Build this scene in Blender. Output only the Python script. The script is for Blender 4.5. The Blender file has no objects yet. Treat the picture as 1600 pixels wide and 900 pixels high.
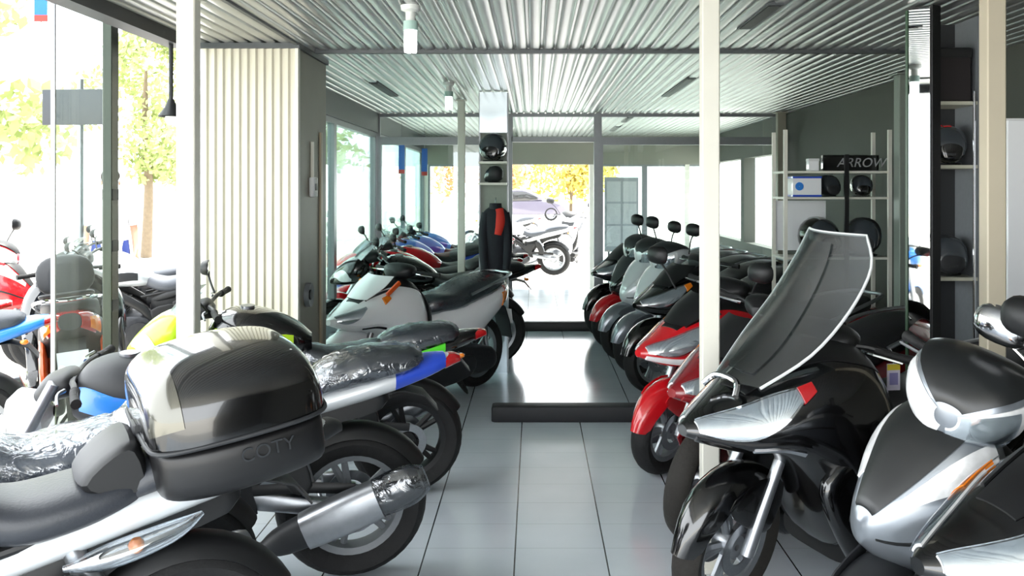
import bpy, math, random
from mathutils import Vector, Matrix
random.seed(7)
PI = math.pi
scene = bpy.context.scene
COL = scene.collection
F = 1500.0            # focal length in px of the 1600 wide frame
EYE = 1.55            # camera height
CEIL = 2.37

# ------------------------------------------------------------------ materials
def srgb(h):
    h = h.lstrip('#')
    o = []
    for i in (0, 2, 4):
        c = int(h[i:i+2], 16) / 255
        o.append(c / 12.92 if c <= .04045 else ((c + .055) / 1.055) ** 2.4)
    return (o[0], o[1], o[2], 1)

MATS = {}
def M(name, hexc, rough=.5, metal=0., coat=0., noise=.0, scale=30., bump=0., emit=0., spec=.5):
    if name in MATS: return MATS[name]
    m = bpy.data.materials.new(name); m.use_nodes = True
    nt = m.node_tree; b = nt.nodes['Principled BSDF']
    c = srgb(hexc)
    b.inputs['Base Color'].default_value = c
    b.inputs['Roughness'].default_value = rough
    b.inputs['Metallic'].default_value = metal
    b.inputs['Coat Weight'].default_value = coat
    b.inputs['Coat Roughness'].default_value = .05
    b.inputs['Specular IOR Level'].default_value = spec
    if emit:
        b.inputs['Emission Color'].default_value = c
        b.inputs['Emission Strength'].default_value = emit
    if noise or bump:
        tc = nt.nodes.new('ShaderNodeTexCoord'); n = nt.nodes.new('ShaderNodeTexNoise')
        n.inputs['Scale'].default_value = scale; n.inputs['Detail'].default_value = 4
        nt.links.new(tc.outputs['Object'], n.inputs['Vector'])
        if noise:
            mx = nt.nodes.new('ShaderNodeMix'); mx.data_type = 'RGBA'
            mx.inputs[6].default_value = tuple(max(0, x * (1 - noise)) for x in c[:3]) + (1,)
            mx.inputs[7].default_value = tuple(min(1, x * (1 + noise)) for x in c[:3]) + (1,)
            nt.links.new(n.outputs['Fac'], mx.inputs[0]); nt.links.new(mx.outputs[2], b.inputs['Base Color'])
        if bump:
            bp = nt.nodes.new('ShaderNodeBump'); bp.inputs['Strength'].default_value = bump
            bp.inputs['Distance'].default_value = .01
            nt.links.new(n.outputs['Fac'], bp.inputs['Height']); nt.links.new(bp.outputs['Normal'], b.inputs['Normal'])
    MATS[name] = m
    return m

def glassmat(name, tint, refl=.12, rough=.02, bump=0., scale=12., fresnel=True):
    if name in MATS: return MATS[name]
    m = bpy.data.materials.new(name); m.use_nodes = True
    nt = m.node_tree; nt.nodes.clear()
    out = nt.nodes.new('ShaderNodeOutputMaterial'); mix = nt.nodes.new('ShaderNodeMixShader')
    t = nt.nodes.new('ShaderNodeBsdfTransparent'); g = nt.nodes.new('ShaderNodeBsdfGlossy')
    t.inputs['Color'].default_value = srgb(tint); g.inputs['Roughness'].default_value = rough
    g.inputs['Color'].default_value = (.95, .97, 1, 1)
    if fresnel:
        lw = nt.nodes.new('ShaderNodeLayerWeight'); lw.inputs['Blend'].default_value = .25
        mr = nt.nodes.new('ShaderNodeMapRange'); mr.inputs[3].default_value = refl; mr.inputs[4].default_value = .75
        nt.links.new(lw.outputs['Fresnel'], mr.inputs[0]); nt.links.new(mr.outputs[0], mix.inputs[0])
    else:
        mix.inputs[0].default_value = refl
    nt.links.new(t.outputs[0], mix.inputs[1]); nt.links.new(g.outputs[0], mix.inputs[2])
    nt.links.new(mix.outputs[0], out.inputs[0])
    if bump:
        tc = nt.nodes.new('ShaderNodeTexCoord'); n = nt.nodes.new('ShaderNodeTexNoise')
        n.inputs['Scale'].default_value = scale; n.inputs['Detail'].default_value = 3; n.inputs['Distortion'].default_value = 1.5
        bp = nt.nodes.new('ShaderNodeBump'); bp.inputs['Strength'].default_value = bump; bp.inputs['Distance'].default_value = .02
        nt.links.new(tc.outputs['Object'], n.inputs['Vector']); nt.links.new(n.outputs['Fac'], bp.inputs['Height'])
        nt.links.new(bp.outputs['Normal'], g.inputs['Normal'])
    MATS[name] = m
    return m

GLASS = glassmat('clear_glass', '#f2f8f6', .06)
LEAFG = glassmat('leaf_glass', '#f4faf8', .05, fresnel=False)
GREENGLASS = glassmat('green_glass', '#dcece6', .10)
SCREEN = glassmat('tinted_screen', '#bcc2c2', .15, .25, fresnel=False)
WRAP = glassmat('plastic_film', '#d8dce0', .14, .14, .6, 13.)
LENS = glassmat('lamp_lens', '#e8ecee', .18, .03)
MIRR = M('mirror_silver', '#e8ecec', .02, 1.)
RUBBER = M('tyre_rubber', '#0c0c0d', .75, noise=.35, scale=60, bump=.3)
RUBBERW = M('tyre_rubber_worn', '#1e1b17', .8, noise=.35, scale=60, bump=.3)
BLACKP = M('black_plastic', '#0d0e10', .5, noise=.2, scale=80)
BLACKG = M('black_gloss', '#050506', .18, coat=1.)
CHARC = M('charcoal_plastic', '#1f2124', .55, noise=.15, scale=70)
GREYP = M('grey_plastic', '#6c7074', .45, noise=.12, scale=50)
CHROME = M('chrome', '#d8dade', .1, 1.)
ALU = M('cast_aluminium', '#a9acb0', .35, .9, noise=.12, scale=40)
STEEL = M('brushed_steel', '#8f9296', .3, .9, noise=.15, scale=90)
ENGINE = M('engine_metal', '#3b3c3f', .45, .7, noise=.3, scale=50)
SILVER = M('silver_paint', '#ced2d5', .3, .22, coat=.8)
SILVERD = M('dark_silver_paint', '#858b92', .28, .6, coat=.8)
WHITE = M('white_paint', '#eceef0', .3, coat=.6)
RED = M('red_paint', '#c2121c', .25, coat=.9)
DRED = M('dark_red_paint', '#7d0d18', .25, coat=.9)
BLUE = M('blue_paint', '#1f45b8', .3, coat=.6)
SKYB = M('sky_blue_paint', '#2b7fd6', .3, coat=.6)
GREEN = M('lime_paint', '#4ccc1e', .35, coat=.6)
LIME = M('yellow_green_paint', '#b8e024', .35, coat=.6)
ORANGE = M('orange_paint', '#e0561a', .4, coat=.4)
VINYL = M('seat_vinyl', '#44484f', .5, noise=.15, scale=120, bump=.12)
VINYLL = M('seat_vinyl_grey', '#6f747d', .5, noise=.15, scale=120, bump=.12)
VINYLB = M('seat_vinyl_black', '#1d1e21', .5, noise=.15, scale=120, bump=.12)
REDLENS = M('red_lens', '#a30d12', .12, coat=1.)
AMBER = M('amber_lens', '#e07a1c', .12, coat=1.)
REFLECTOR = M('lamp_reflector', '#eceeef', .22, .12, noise=.45, scale=18, bump=.5)
PLATE = M('plate_white', '#d9dadb', .5)

# ------------------------------------------------------------------ geometry
class G:
    def __init__(s): s.v = []; s.f = []
    def add(s, v, f):
        b = len(s.v); s.v += [tuple(x) for x in v]; s.f += [tuple(i + b for i in q) for q in f]; return s
    def __iadd__(s, o): return s.add(o.v, o.f)
    def move(s, d): s.v = [(x + d[0], y + d[1], z + d[2]) for x, y, z in s.v]; return s
    def mir(s):
        g = G(); g.v = [(x, -y, z) for x, y, z in s.v]; g.f = [tuple(reversed(q)) for q in s.f]; return g
    def xf(s, m): s.v = [tuple(m @ Vector(p)) for p in s.v]; return s

def cr(p0, p1, p2, p3, t):
    return tuple(.5 * (2*b + (-a + c) * t + (2*a - 5*b + 4*c - d) * t*t + (-a + 3*b - 3*c + d) * t**3) for a, b, c, d in zip(p0, p1, p2, p3))
def spl(st, u):          # u in 0..len-1
    n = len(st); i = min(int(u), n - 2); t = u - i
    g = lambda k: st[max(0, min(n - 1, k))]
    return cr(g(i - 1), g(i), g(i + 1), g(i + 2), t)
def smooth(pts, k=6):
    if len(pts) < 3: return [tuple(p) for p in pts]
    return [spl(pts, j / k) for j in range((len(pts) - 1) * k + 1)]

def ringgrid(rings, cap=True):
    n = len(rings[0]); v = [p for r in rings for p in r]; f = []
    for i in range(len(rings) - 1):
        for j in range(n):
            a = i * n + j; b = i * n + (j + 1) % n
            f.append((a, b, b + n, a + n))
    if cap:
        f.append(tuple(reversed(range(n)))); f.append(tuple(range((len(rings) - 1) * n, len(rings) * n)))
    return G().add(v, f)

def lpoint(s, a, n, off=0):
    x, zc, hw, ht, hb = s[:5]
    c, q = math.cos(a), math.sin(a); e = 2 / n
    y = max(hw + off, .002) * math.copysign(abs(c) ** e, c)
    h = (ht if q > 0 else hb); z = zc + max(h + off, .002) * math.copysign(abs(q) ** e, q)
    return (x, y, z)
def loft(st, n=2.4, seg=24, k=5, off=0, jitter=0):
    """stations (x, z centre, half width, height above, height below)"""
    rings = []
    N = (len(st) - 1) * k
    for i in range(N + 1):
        s = spl(st, i / k)
        r = [lpoint(s, 2 * PI * j / seg, n, off + (random.uniform(-jitter, jitter) if jitter else 0)) for j in range(seg)]
        rings.append(r)
    g = ringgrid(rings)
    return g
def lpatch(st, us, a0s, a1s, n=2.4, off=.004, th=.012, nu=10, na=8):
    """a panel lying on a loft: us=(u0,u1) station params, a0s,a1s=edge angles in degrees (list over u)"""
    rows = []
    for i in range(nu + 1):
        t = i / nu; u = us[0] + (us[1] - us[0]) * t
        L = lambda s: spl([(x,) for x in s], t * (len(s) - 1))[0] if len(s) > 2 else s[0] + (s[-1] - s[0]) * t
        b0, b1 = math.radians(L(a0s)), math.radians(L(a1s))
        s = spl(st, u)
        rows.append([(lpoint(s, b0 + (b1 - b0) * j / na, n, off), lpoint(s, b0 + (b1 - b0) * j / na, n, off - th)) for j in range(na + 1)])
    return slab([[p[0] for p in r] for r in rows], [[p[1] for p in r] for r in rows])
def slab(A, B):
    r, c = len(A), len(A[0]); v = [p for row in A for p in row] + [p for row in B for p in row]; o = r * c; f = []
    for i in range(r - 1):
        for j in range(c - 1):
            a = i * c + j
            f.append((a, a + 1, a + c + 1, a + c)); f.append((o + a, o + a + c, o + a + c + 1, o + a + 1))
    bd = [j for j in range(c)] + [i * c + c - 1 for i in range(1, r)] + [(r - 1) * c + j for j in range(c - 2, -1, -1)] + [i * c for i in range(r - 2, 0, -1)]
    for i in range(len(bd)):
        a, b = bd[i], bd[(i + 1) % len(bd)]
        f.append((b, a, o + a, o + b))
    return G().add(v, f)
def thick(A, th):
    r, c = len(A), len(A[0]); B = []
    for i in range(r):
        row = []
        for j in range(c):
            du = Vector(A[min(i + 1, r - 1)][j]) - Vector(A[max(i - 1, 0)][j]); dv = Vector(A[i][min(j + 1, c - 1)]) - Vector(A[i][max(j - 1, 0)])
            nn = du.cross(dv); nn = nn.normalized() if nn.length > 1e-9 else Vector((0, 0, 1))
            row.append(tuple(Vector(A[i][j]) - nn * th))
        B.append(row)
    return slab(A, B)
def sheetpt(rows, u, v, pw=2.):       # u -1..1 across, v row param
    x, z, w, d = spl(rows, v)
    return (x - d * abs(u) ** pw, w * u, z)
def sheet(rows, th=.008, nu=14, k=5, u0=-1, u1=1, v0=0, v1=None, off=0, pw=2.):
    """rows (x, z, half width, how far the edges fall back)"""
    v1 = len(rows) - 1 if v1 is None else v1
    nv = max(3, int((v1 - v0) * k))
    A = [[sheetpt(rows, u0 + (u1 - u0) * j / nu, v0 + (v1 - v0) * i / nv, pw) for j in range(nu + 1)] for i in range(nv + 1)]
    if off: A = [[(p[0] + off, p[1], p[2]) for p in r] for r in A]
    return thick(A, th)

def frames(path):
    P = [Vector(p) for p in path]; T = []
    for i in range(len(P)):
        d = P[min(i + 1, len(P) - 1)] - P[max(i - 1, 0)]; T.append(d.normalized())
    a = Vector((0, 1, 0)) if abs(T[0].y) < .9 else Vector((1, 0, 0))
    nrm = (a - T[0] * a.dot(T[0])).normalized(); out = []
    for t in T:
        nrm = (nrm - t * nrm.dot(t)).normalized(); out.append((nrm, t.cross(nrm)))
    return P, out
def tube(path, r, seg=10, k=5, n=2., h=None):
    """r: radius (or list per point); h: second radius for a flat section"""
    rr = r if isinstance(r, (list, tuple)) else [r] * len(path)
    hh = rr if h is None else (h if isinstance(h, (list, tuple)) else [h] * len(path))
    full = [tuple(p) + (a, b) for p, a, b in zip(path, rr, hh)]
    full = smooth(full, k) if len(full) > 2 else full
    P, Fr = frames([q[:3] for q in full]); rings = []
    for p, (s, u), q in zip(P, Fr, full):
        ring = []
        for j in range(seg):
            a = 2 * PI * j / seg; c, d = math.cos(a), math.sin(a); e = 2 / n
            ring.append(tuple(p + s * (max(q[3], .001) * math.copysign(abs(c) ** e, c)) + u * (max(q[4], .001) * math.copysign(abs(d) ** e, d))))
        rings.append(ring)
    return ringgrid(rings)
def lathe(prof, seg=32, axis='Y', c=(0, 0, 0), closed=True):
    """profile (radius, along axis)"""
    rings = []
    for j in range(seg):
        a = 2 * PI * j / seg; ca, sa = math.cos(a), math.sin(a); ring = []
        for r, y in prof:
            p = {'Y': (r * ca, y, r * sa), 'Z': (r * ca, r * sa, y), 'X': (y, r * ca, r * sa)}[axis]
            ring.append((p[0] + c[0], p[1] + c[1], p[2] + c[2]))
        rings.append(ring)
    n = len(prof); v = [p for r in rings for p in r]; f = []
    for i in range(seg):
        for j in range(n if closed else n - 1):
            a = i * n + j; b = i * n + (j + 1) % n; i2 = ((i + 1) % seg) * n
            f.append((a, i2 + j, i2 + (j + 1) % n, b))
    return G().add(v, f)
def disc(r, th, seg=28, axis='Y', c=(0, 0, 0), hole=.002):
    return lathe([(hole, -th / 2), (r, -th / 2), (r, th / 2), (hole, th / 2)], seg, axis, c)
def box(c, s, bev=.0, rot=None):
    x, y, z = [q / 2 for q in s]
    if bev <= 0:
        v = [(a * x, b * y, d * z) for a in (-1, 1) for b in (-1, 1) for d in (-1, 1)]
        f = [(0, 1, 3, 2), (4, 6, 7, 5), (0, 4, 5, 1), (2, 3, 7, 6), (0, 2, 6, 4), (1, 5, 7, 3)]
    else:
        bev = min(bev, x * .9, y * .9, z * .9); rings = []
        for zz, ins in ((-z, bev), (-z + bev * .3, bev * .3), (-z + bev, 0), (z - bev, 0), (z - bev * .3, bev * .3), (z, bev)):
            X, Y = x - ins, y - ins; b = bev * .8; rings.append([(X, -Y + b, zz), (X, Y - b, zz), (X - b, Y, zz), (-X + b, Y, zz), (-X, Y - b, zz), (-X, -Y + b, zz), (-X + b, -Y, zz), (X - b, -Y, zz)])
        g = ringgrid(rings); v, f = g.v, g.f
    if rot is not None: v = [tuple(rot @ Vector(p)) for p in v]
    return G().add([(p[0] + c[0], p[1] + c[1], p[2] + c[2]) for p in v], f)
def pillow(out, w, yc=0, edge=.85, k=3, ins=.12):
    """rounded solid whose side outline is out [(x,z)], half thickness w"""
    n = len(out); pts = []
    for i in range(n):
        for t in range(k):
            p = cr(out[i - 1], out[i], out[(i + 1) % n], out[(i + 2) % n], t / k); pts.append(p)
    cx = sum(p[0] for p in pts) / len(pts); cz = sum(p[1] for p in pts) / len(pts); rings = []
    for y, s in ((-1, 1 - ins * 2), (-.93, 1 - ins), (-.7, 1 - ins * .35), (-.35, 1), (.35, 1), (.7, 1 - ins * .35), (.93, 1 - ins), (1, 1 - ins * 2)):
        rings.append([(cx + (p[0] - cx) * s, yc + y * w, cz + (p[1] - cz) * s) for p in pts])
    return ringgrid(rings)
def ball(c, r, seg=16):
    rx, ry, rz = r if isinstance(r, (tuple, list)) else (r, r, r); rings = []
    m = seg // 2
    for i in range(1, m):
        t = PI * i / m
        rings.append([(c[0] + rx * math.sin(t) * math.cos(2*PI*j/seg), c[1] + ry * math.sin(t) * math.sin(2*PI*j/seg), c[2] - rz * math.cos(t)) for j in range(seg)])
    return ringgrid(rings)

def fixn(me):
    import bmesh
    bm = bmesh.new(); bm.from_mesh(me); bmesh.ops.recalc_face_normals(bm, faces=bm.faces); bm.to_mesh(me); bm.free()
def obj(name, g, mat, parent=None, ang=38, fix=True):
    me = bpy.data.meshes.new(name); me.from_pydata(g.v, [], g.f); me.validate(); 
    if fix: fixn(me)
    me.materials.append(mat)
    if ang:
        me.shade_smooth(); me.set_sharp_from_angle(angle=math.radians(ang))
    o = bpy.data.objects.new(name, me); COL.objects.link(o)
    if parent is not None: o.parent = parent
    return o
def tag(o, label=None, cat=None, group=None, kind=None):
    if label: o['label'] = label
    if cat: o['category'] = cat
    if group: o['group'] = group
    if kind: o['kind'] = kind
    return o
def empty(name, label, cat, group=None):
    o = bpy.data.objects.new(name, None); COL.objects.link(o); o.empty_display_size = .1
    return tag(o, label, cat, group)
def put(o, x, y, yaw=0, lean=0, z=0, s=1):
    o.location = (x, y, z); o.rotation_euler = (math.radians(lean), 0, math.radians(yaw)); o.scale = (s, s, s); return o
def struct(name, g, mat, ang=30): return tag(obj(name, g, mat, None, ang), kind='structure')
def dup(root, label, group=None):
    r = root.copy(); COL.objects.link(r); r['label'] = label
    if group: r['group'] = group
    def rec(src, dst):
        for ch in src.children:
            c = ch.copy(); COL.objects.link(c); c.parent = dst; rec(ch, c)
    rec(root, r)
    return r
def P(px, py, d):       # a point of the room seen at a pixel of the photograph, d metres away
    return ((px - 835) * d / F, d, EYE - (py - 295) * d / F)

# ------------------------------------------------------------------ vehicle parts
def wheel(root, name, c, R, w, rimr, spokes=5, rimmat=ALU, tyremat=RUBBER, disc_r=.11, disc_side=(1,), detail=1):
    seg = 40 if detail else 24
    h = w / 2; q = R - rimr
    prof = [(rimr - .004, -h * .62), (rimr + q * .25, -h * .92), (rimr + q * .55, -h), (R - q * .22, -h * .82), (R - q * .06, -h * .45), (R, 0),
            (R - q * .06, h * .45), (R - q * .22, h * .82), (rimr + q * .55, h), (rimr + q * .25, h * .92), (rimr - .004, h * .62)]
    t = obj(name, lathe(prof, seg, c=c), tyremat, root)
    g = lathe([(rimr - .028, -h * .5), (rimr + .004, -h * .66), (rimr + .004, -h * .5), (rimr - .012, -h * .2), (rimr - .012, h * .2), (rimr + .004, h * .5), (rimr + .004, h * .66), (rimr - .028, h * .5), (rimr - .034, 0)], seg, c=c)
    g += lathe([(.012, -h * .75), (.045, -h * .7), (.05, 0), (.045, h * .7), (.012, h * .75)], 16, c=c)
    for k in range(spokes):
        for dd in ((-.13, .13) if spokes <= 6 else (0,)):
            a = 2 * PI * k / spokes; b = a + dd
            g += tube([(c[0] + .04 * math.cos(a), c[1], c[2] + .04 * math.sin(a)), (c[0] + (rimr - .02) * math.cos(b), c[1], c[2] + (rimr - .02) * math.sin(b))], [.014, .012] if spokes <= 6 else .004, 6, h=[.02, .014] if spokes <= 6 else .004)
    obj('rim', g, rimmat, t)
    for s in disc_side:
        if disc_r:
            obj('brake_disc', disc(disc_r, .005, 28, c=(c[0], c[1] + s * h * .95, c[2]), hole=.06), STEEL, t)
    return t

def arcguard(c, R, a0, a1, w, th=.006, drop=.35, n=14, edge=None):
    """mudguard curved over a wheel"""
    A = []
    for i in range(n + 1):
        t = i / n; a = math.radians(a0 + (a1 - a0) * t); row = []
        ww = w * (edge[0] + (1 - edge[0]) * min(1, min(t, 1 - t) * 4)) if edge else w
        for j in range(9):
            u = -1 + j / 4; r = R - abs(u) ** 3 * drop * w
            row.append((c[0] + r * math.cos(a), c[1] + u * ww / 2, c[2] + r * math.sin(a)))
        A.append(row)
    return thick(A, th)

def mirror(root, base, head, mat=BLACKP, s=1, facing=-1, w=.085, h=.055):
    st = obj('mirror', tube([base, ((base[0] + head[0]) / 2 + .01, (base[1] + head[1]) / 2, base[2] * .45 + head[2] * .55), (head[0], head[1], head[2] - h * .6)], [.006, .006, .007], 8), mat, root)
    x, y, z = head
    sh = G()
    rings = []
    for i, (dx, sc) in enumerate(((0, .98), (.006, 1), (.03, .86), (.045, .5), (.05, .1))):
        rings.append([(x - facing * dx * -1 if False else x + dx * -facing, y + w * sc * math.copysign(abs(math.cos(a)) ** .75, math.cos(a)), z + h * sc * math.copysign(abs(math.sin(a)) ** .75, math.sin(a))) for a in [2 * PI * j / 20 for j in range(20)]])
    obj('mirror_shell', ringgrid(rings), mat, st)
    obj('mirror_glass', ringgrid([[(x + facing * dd, y + w * .9 * math.copysign(abs(math.cos(a)) ** .75, math.cos(a)), z + h * .88 * math.copysign(abs(math.sin(a)) ** .75, math.sin(a))) for a in [2 * PI * j / 20 for j in range(20)]] for dd in (0, .003)]), MIRR, st)
    return st

def grips(root, bx, bz, half, sweep=-.06, barmat=BLACKP, rise=0, lever=STEEL):
    obj('handlebar', tube([(bx + sweep, -half, bz), (bx + sweep * .4, -half * .55, bz + .01), (bx, -.08, bz - rise), (bx, .08, bz - rise), (bx + sweep * .4, half * .55, bz + .01), (bx + sweep, half, bz)], .011, 8), barmat, root)
    for s in (-1, 1):
        obj('grip', tube([(bx + sweep * 1.02, s * (half + .012), bz), (bx + sweep * .75, s * (half - .05), bz), (bx + sweep * .55, s * (half - .12), bz + .004)], [.018, .016, .018], 10), RUBBER, root)
        obj('brake_lever', tube([(bx + sweep * .4 + .03, s * (half - .15), bz), (bx + .055 + sweep * .6, s * (half - .10), bz), (bx + sweep + .06, s * (half + .0), bz - .005)], [.008, .006, .005], 6), lever, root)

def signal(root, c, s, mat=AMBER, r=(.035, .022, .02), stem=True):
    b = obj('turn_signal', ball(c, r, 12), mat, root)
    if stem: obj('signal_stem', tube([(c[0], c[1] - s * .06, c[2]), (c[0], c[1], c[2])], .008, 6), BLACKP, b)
    return b

def motorcycle(name, label, body=SILVER, accent=None, tailm=None, seatm=VINYL, rim=BLACKP, wrap=False, sport=False, tank=None,
               exh=-1, shield=False, L=1.36, R=.30, rw=.15, cat='motorcycle', tall=0, front=True, group=None, cowl=True, mirrors=True,
               tyre=RUBBER, hugger=True, twotone=None, windscreen=False, plate=False, signals=True, tz=0, tip=None, barz=0, bar=.34, lamp=REDLENS):
    root = empty(name, label, cat, group)
    tailm = tailm or body; tank = tank or body; accent = accent or body
    H = tall
    wheel(root, 'rear_wheel', (0, 0, R), R, rw, R - .092, 5, rim, tyre, .10, (-1, 1))
    wheel(root, 'front_wheel', (L, 0, R), R, .115, R - .085, 5, rim, tyre, .14, (-1, 1))
    hx, hz = L - .34, .92 + H
    for s in (-1, 1):
        obj('fork_leg', tube([(L, s * .095, R), (L - .16, s * .095, R + .30), (L - .30, s * .095, hz - .05)], [.026, .024, .021], 10), ALU if not sport else BLACKP, root)
        obj('swingarm', tube([(.5, s * .10, .40), (.25, s * .115, .36), (-.02, s * .115, R)], [.02, .02, .022], 10, h=[.04, .034, .028], n=3), ENGINE if rim is BLACKP else ALU, root)
    fr = G()
    for s in (-1, 1):
        fr += tube([(hx, s * .03, hz - .08), (hx - .2, s * .13, .72 + H), (.55, s * .13, .55), (.47, s * .11, .36)], [.02, .024, .024, .022], 10, h=[.03, .04, .035, .03])
        fr += tube([(.58, s * .10, .66), (.2, s * .09, .74 + H), (-.22, s * .06, .82 + H)], .013, 8)
    obj('frame', fr, BLACKP, root)
    e = pillow([(.42, .30), (.50, .22), (.78, .21), (.93, .30), (.90, .45), (.72, .52), (.5, .50)], .17)
    for zz in range(7):
        e += box((.80, 0, .50 + zz * .022), (.21, .25, .008), .002)
    e += box((.80, 0, .57), (.15, .18, .16), .01)
    for s in (-1, 1): e += disc(.10, .03, 24, c=(.58, s * .175, .36), hole=.01)
    obj('engine', e, ENGINE, root)
    tk = [(.50, .80, .07, .04, .05), (.57, .82, .13, .08, .08), (.70, .845, .165, .12, .11), (.85, .855, .17, .135, .12), (.96, .85, .13, .11, .10), (1.01, .83, .06, .06, .06)]
    tk = [(a, b + H + tz, c, d, f) for a, b, c, d, f in tk]
    t = obj('fuel_tank', loft(tk, 2.5), tank, root)
    obj('filler_cap', disc(.035, .012, 20, 'Z', (.82, 0,   .855 + .137 + H + tz)), STEEL, t)
    if accent is not tank:
        for s in (0, 1):
            g = lpatch(tk, (1.2, 4.2), [-8, -25, -12], [22, 5, 30]) if s == 0 else lpatch(tk, (1.2, 4.2), [188, 205, 192], [158, 175, 150])
            obj('tank_decal', g, accent, t)
    st = [(.10, .80, .08, .02, .03), (.15, .795, .125, .04, .05), (.27, .77, .145, .05, .06), (.40, .755, .14, .05, .06), (.52, .775, .10, .06, .05), (.57, .79, .05, .04, .03)]
    pl = [(-.27, .875, .05, .02, .02), (-.22, .875, .10, .04, .03), (-.08, .865, .13, .05, .05), (.07, .835, .135, .05, .05), (.15, .80, .11, .04, .04), (.17, .79, .05, .02, .02)]
    st = [(a, b + H, c, d, f) for a, b, c, d, f in st]; pl = [(a, b + H, c, d, f) for a, b, c, d, f in pl]
    s1 = obj('seat', loft(st, 2.8), seatm, root); s2 = obj('pillion_seat', loft(pl, 2.8), seatm, root)
    if wrap:
        obj('plastic_wrap', loft(st, 2.6, off=.012, jitter=.004), WRAP, s1); obj('plastic_wrap', loft(pl, 2.6, off=.014, jitter=.006), WRAP, s2)
    tl = [(-.40, .87, .03, .02, .015), (-.30, .85, .09, .035, .04), (-.10, .80, .13, .05, .055), (.15, .74, .14, .055, .06), (.36, .68, .12, .055, .06), (.50, .63, .08, .05, .05), (.55, .61, .04, .03, .03)]
    tl = [(a, b + H, c, d, f) for a, b, c, d, f in tl]
    tf = obj('tail_fairing', loft(tl, 2.3), tailm, root)
    if twotone is not None:
        for ang in ((-30, 25), (210, 155)):
            obj('tail_stripe', lpatch(tl, (1.6, 5), [ang[0]] * 2, [ang[1], ang[1] * .6 + ang[0] * .4]), twotone, tf)
    if tip: obj('tail_tip', lpatch(tl, (.5, 1.75), [-20, -30], [200, 210], 2.3, .004, na=16), tip, tf)
    obj('tail_light', loft([(-.425, .868 + H, .03, .016, .014), (-.40, .868 + H, .05, .024, .02), (-.36, .86 + H, .07, .026, .026)], 2.3, k=3), lamp, root)
    rm = obj('rear_mudguard', thick([[(x, u * .055, z - abs(u) * .01) for u in (-1, -.5, 0, .5, 1)] for x, z in (((-.18, .80 + H), (-.30, .79 + H), (-.38, .73 + H), (-.43, .64 + H), (-.46, .56 + H)) if plate else ((-.10, .76 + H), (-.2, .765 + H), (-.28, .74 + H), (-.33, .68 + H)))], .006), BLACKP, root)
    if plate: obj('licence_plate', box((-.452, 0, .63 + H), (.006, .16, .11), .0, Matrix.Rotation(math.radians(-18), 3, 'Y')), PLATE, rm)
    if signals:
        for s in (-1, 1): signal(root, (-.27, s * .12, .78 + H), s, r=(.022, .016, .014))
    if hugger: obj('wheel_hugger', arcguard((0, 0, R), R + .025, 55, 150, rw * .9), BLACKP, root)
    obj('front_mudguard', arcguard((L, 0, R), R + .022, 30, 165, .13), accent if not sport else body, root)
    obj('exhaust_pipe', tube([(.90, exh * .05, .52), (1.0, exh * .06, .36), (.88, exh * .10, .20), (.55, exh * .14, .17), (.30, exh * .18, .24)], .022, 10), STEEL, root)
    mf = obj('muffler', tube([(.34, exh * .185, .225), (.26, exh * .20, .26), (.05, exh * .215, .35), (-.18, exh * .235, .445), (-.24, exh * .24, .47)], [.025, .046, .053, .05, .035], 18, k=4, h=[.025, .056, .066, .062, .04], n=2.6), CHARC if shield else STEEL, root)
    if shield:
        obj('heat_shield', tube([(.19, exh * .214, .292), (.05, exh * .226, .35), (-.08, exh * .236, .405)], [.052, .057, .055], 18, h=[.068, .076, .074], n=3), ALU, mf)
        obj('plastic_wrap', tube([(-.07, exh * .23, .40), (-.13, exh * .235, .425), (-.2, exh * .242, .455), (-.26, exh * .246, .48)], [.054, .060, .060, .04], 18, h=[.074, .080, .078, .05]), WRAP, mf)
    # handlebar and front
    grips(root, hx - .02, hz + .09 + barz, bar)
    hz += barz
    if mirrors:
        for s in (-1, 1): mirror(root, (hx - .02, s * .22, hz + .10), (hx + .02, s * .36, hz + .21), w=.07, h=.04)
    obj('instrument_cluster', loft([(hx - .04, hz + .05, .05, .03, .03), (hx, hz + .07, .10, .045, .05), (hx + .08, hz + .05, .09, .04, .05), (hx + .12, hz + .02, .04, .02, .02)], 2.6), BLACKP, root)
    if cowl:
        cw = [(hx + .06, hz - .02, .10, .08, .12), (hx + .14, hz - .03, .16, .10, .13), (hx + .24, hz - .06, .155, .09, .11), (hx + .33, hz - .11, .09, .06, .06), (hx + .38, hz - .14, .02, .02, .02)]
        fc = obj('front_cowl', loft(cw, 2.3), accent, root)
        hl = obj('headlight', lpatch(cw, (1.7, 3.3), [-30, -22, 20], [-20, 40, 60]), REFLECTOR, root)
        obj('headlight', lpatch(cw, (1.7, 3.3), [210, 202, 160], [200, 140, 120]), REFLECTOR, root)
        obj('windscreen', sheet([(hx + .20, hz + .02, .10, .05), (hx + .14, hz + .10, .12, .06), (hx + .06, hz + .17, .10, .05)], .004), SCREEN, root)
    else:
        obj('headlight', lathe([(.002, .16), (.05, .155), (.085, .12), (.09, .11), (.075, .03), (.02, 0)], 24, 'X', (hx + .06, 0, hz - .04), closed=False), REFLECTOR, root)
    if signals:
        for s in (-1, 1): signal(root, (hx + .12, s * .19, hz - .10), s)
    if sport:
        for s in (-1, 1):
            obj('side_fairing', pillow([(1.10, .86 + H), (1.22, .74 + H), (1.12, .58), (.98, .40), (.70, .24), (.48, .26), (.58, .38), (.80, .50), (.86, .66), (.80, .74), (.92, .82)], .02, s * .19), body, root)
    obj('rear_shock', tube([(.30, .10, .72 + H), (.22, .10, .55), (.16, .10, .40)], [.02, .034, .018], 12), ALU, root)
    obj('chain_guard', tube([(.40, .135, .43), (.2, .14, .43), (.0, .14, .41)], .008, 8, h=.022), BLACKP, root)
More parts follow.
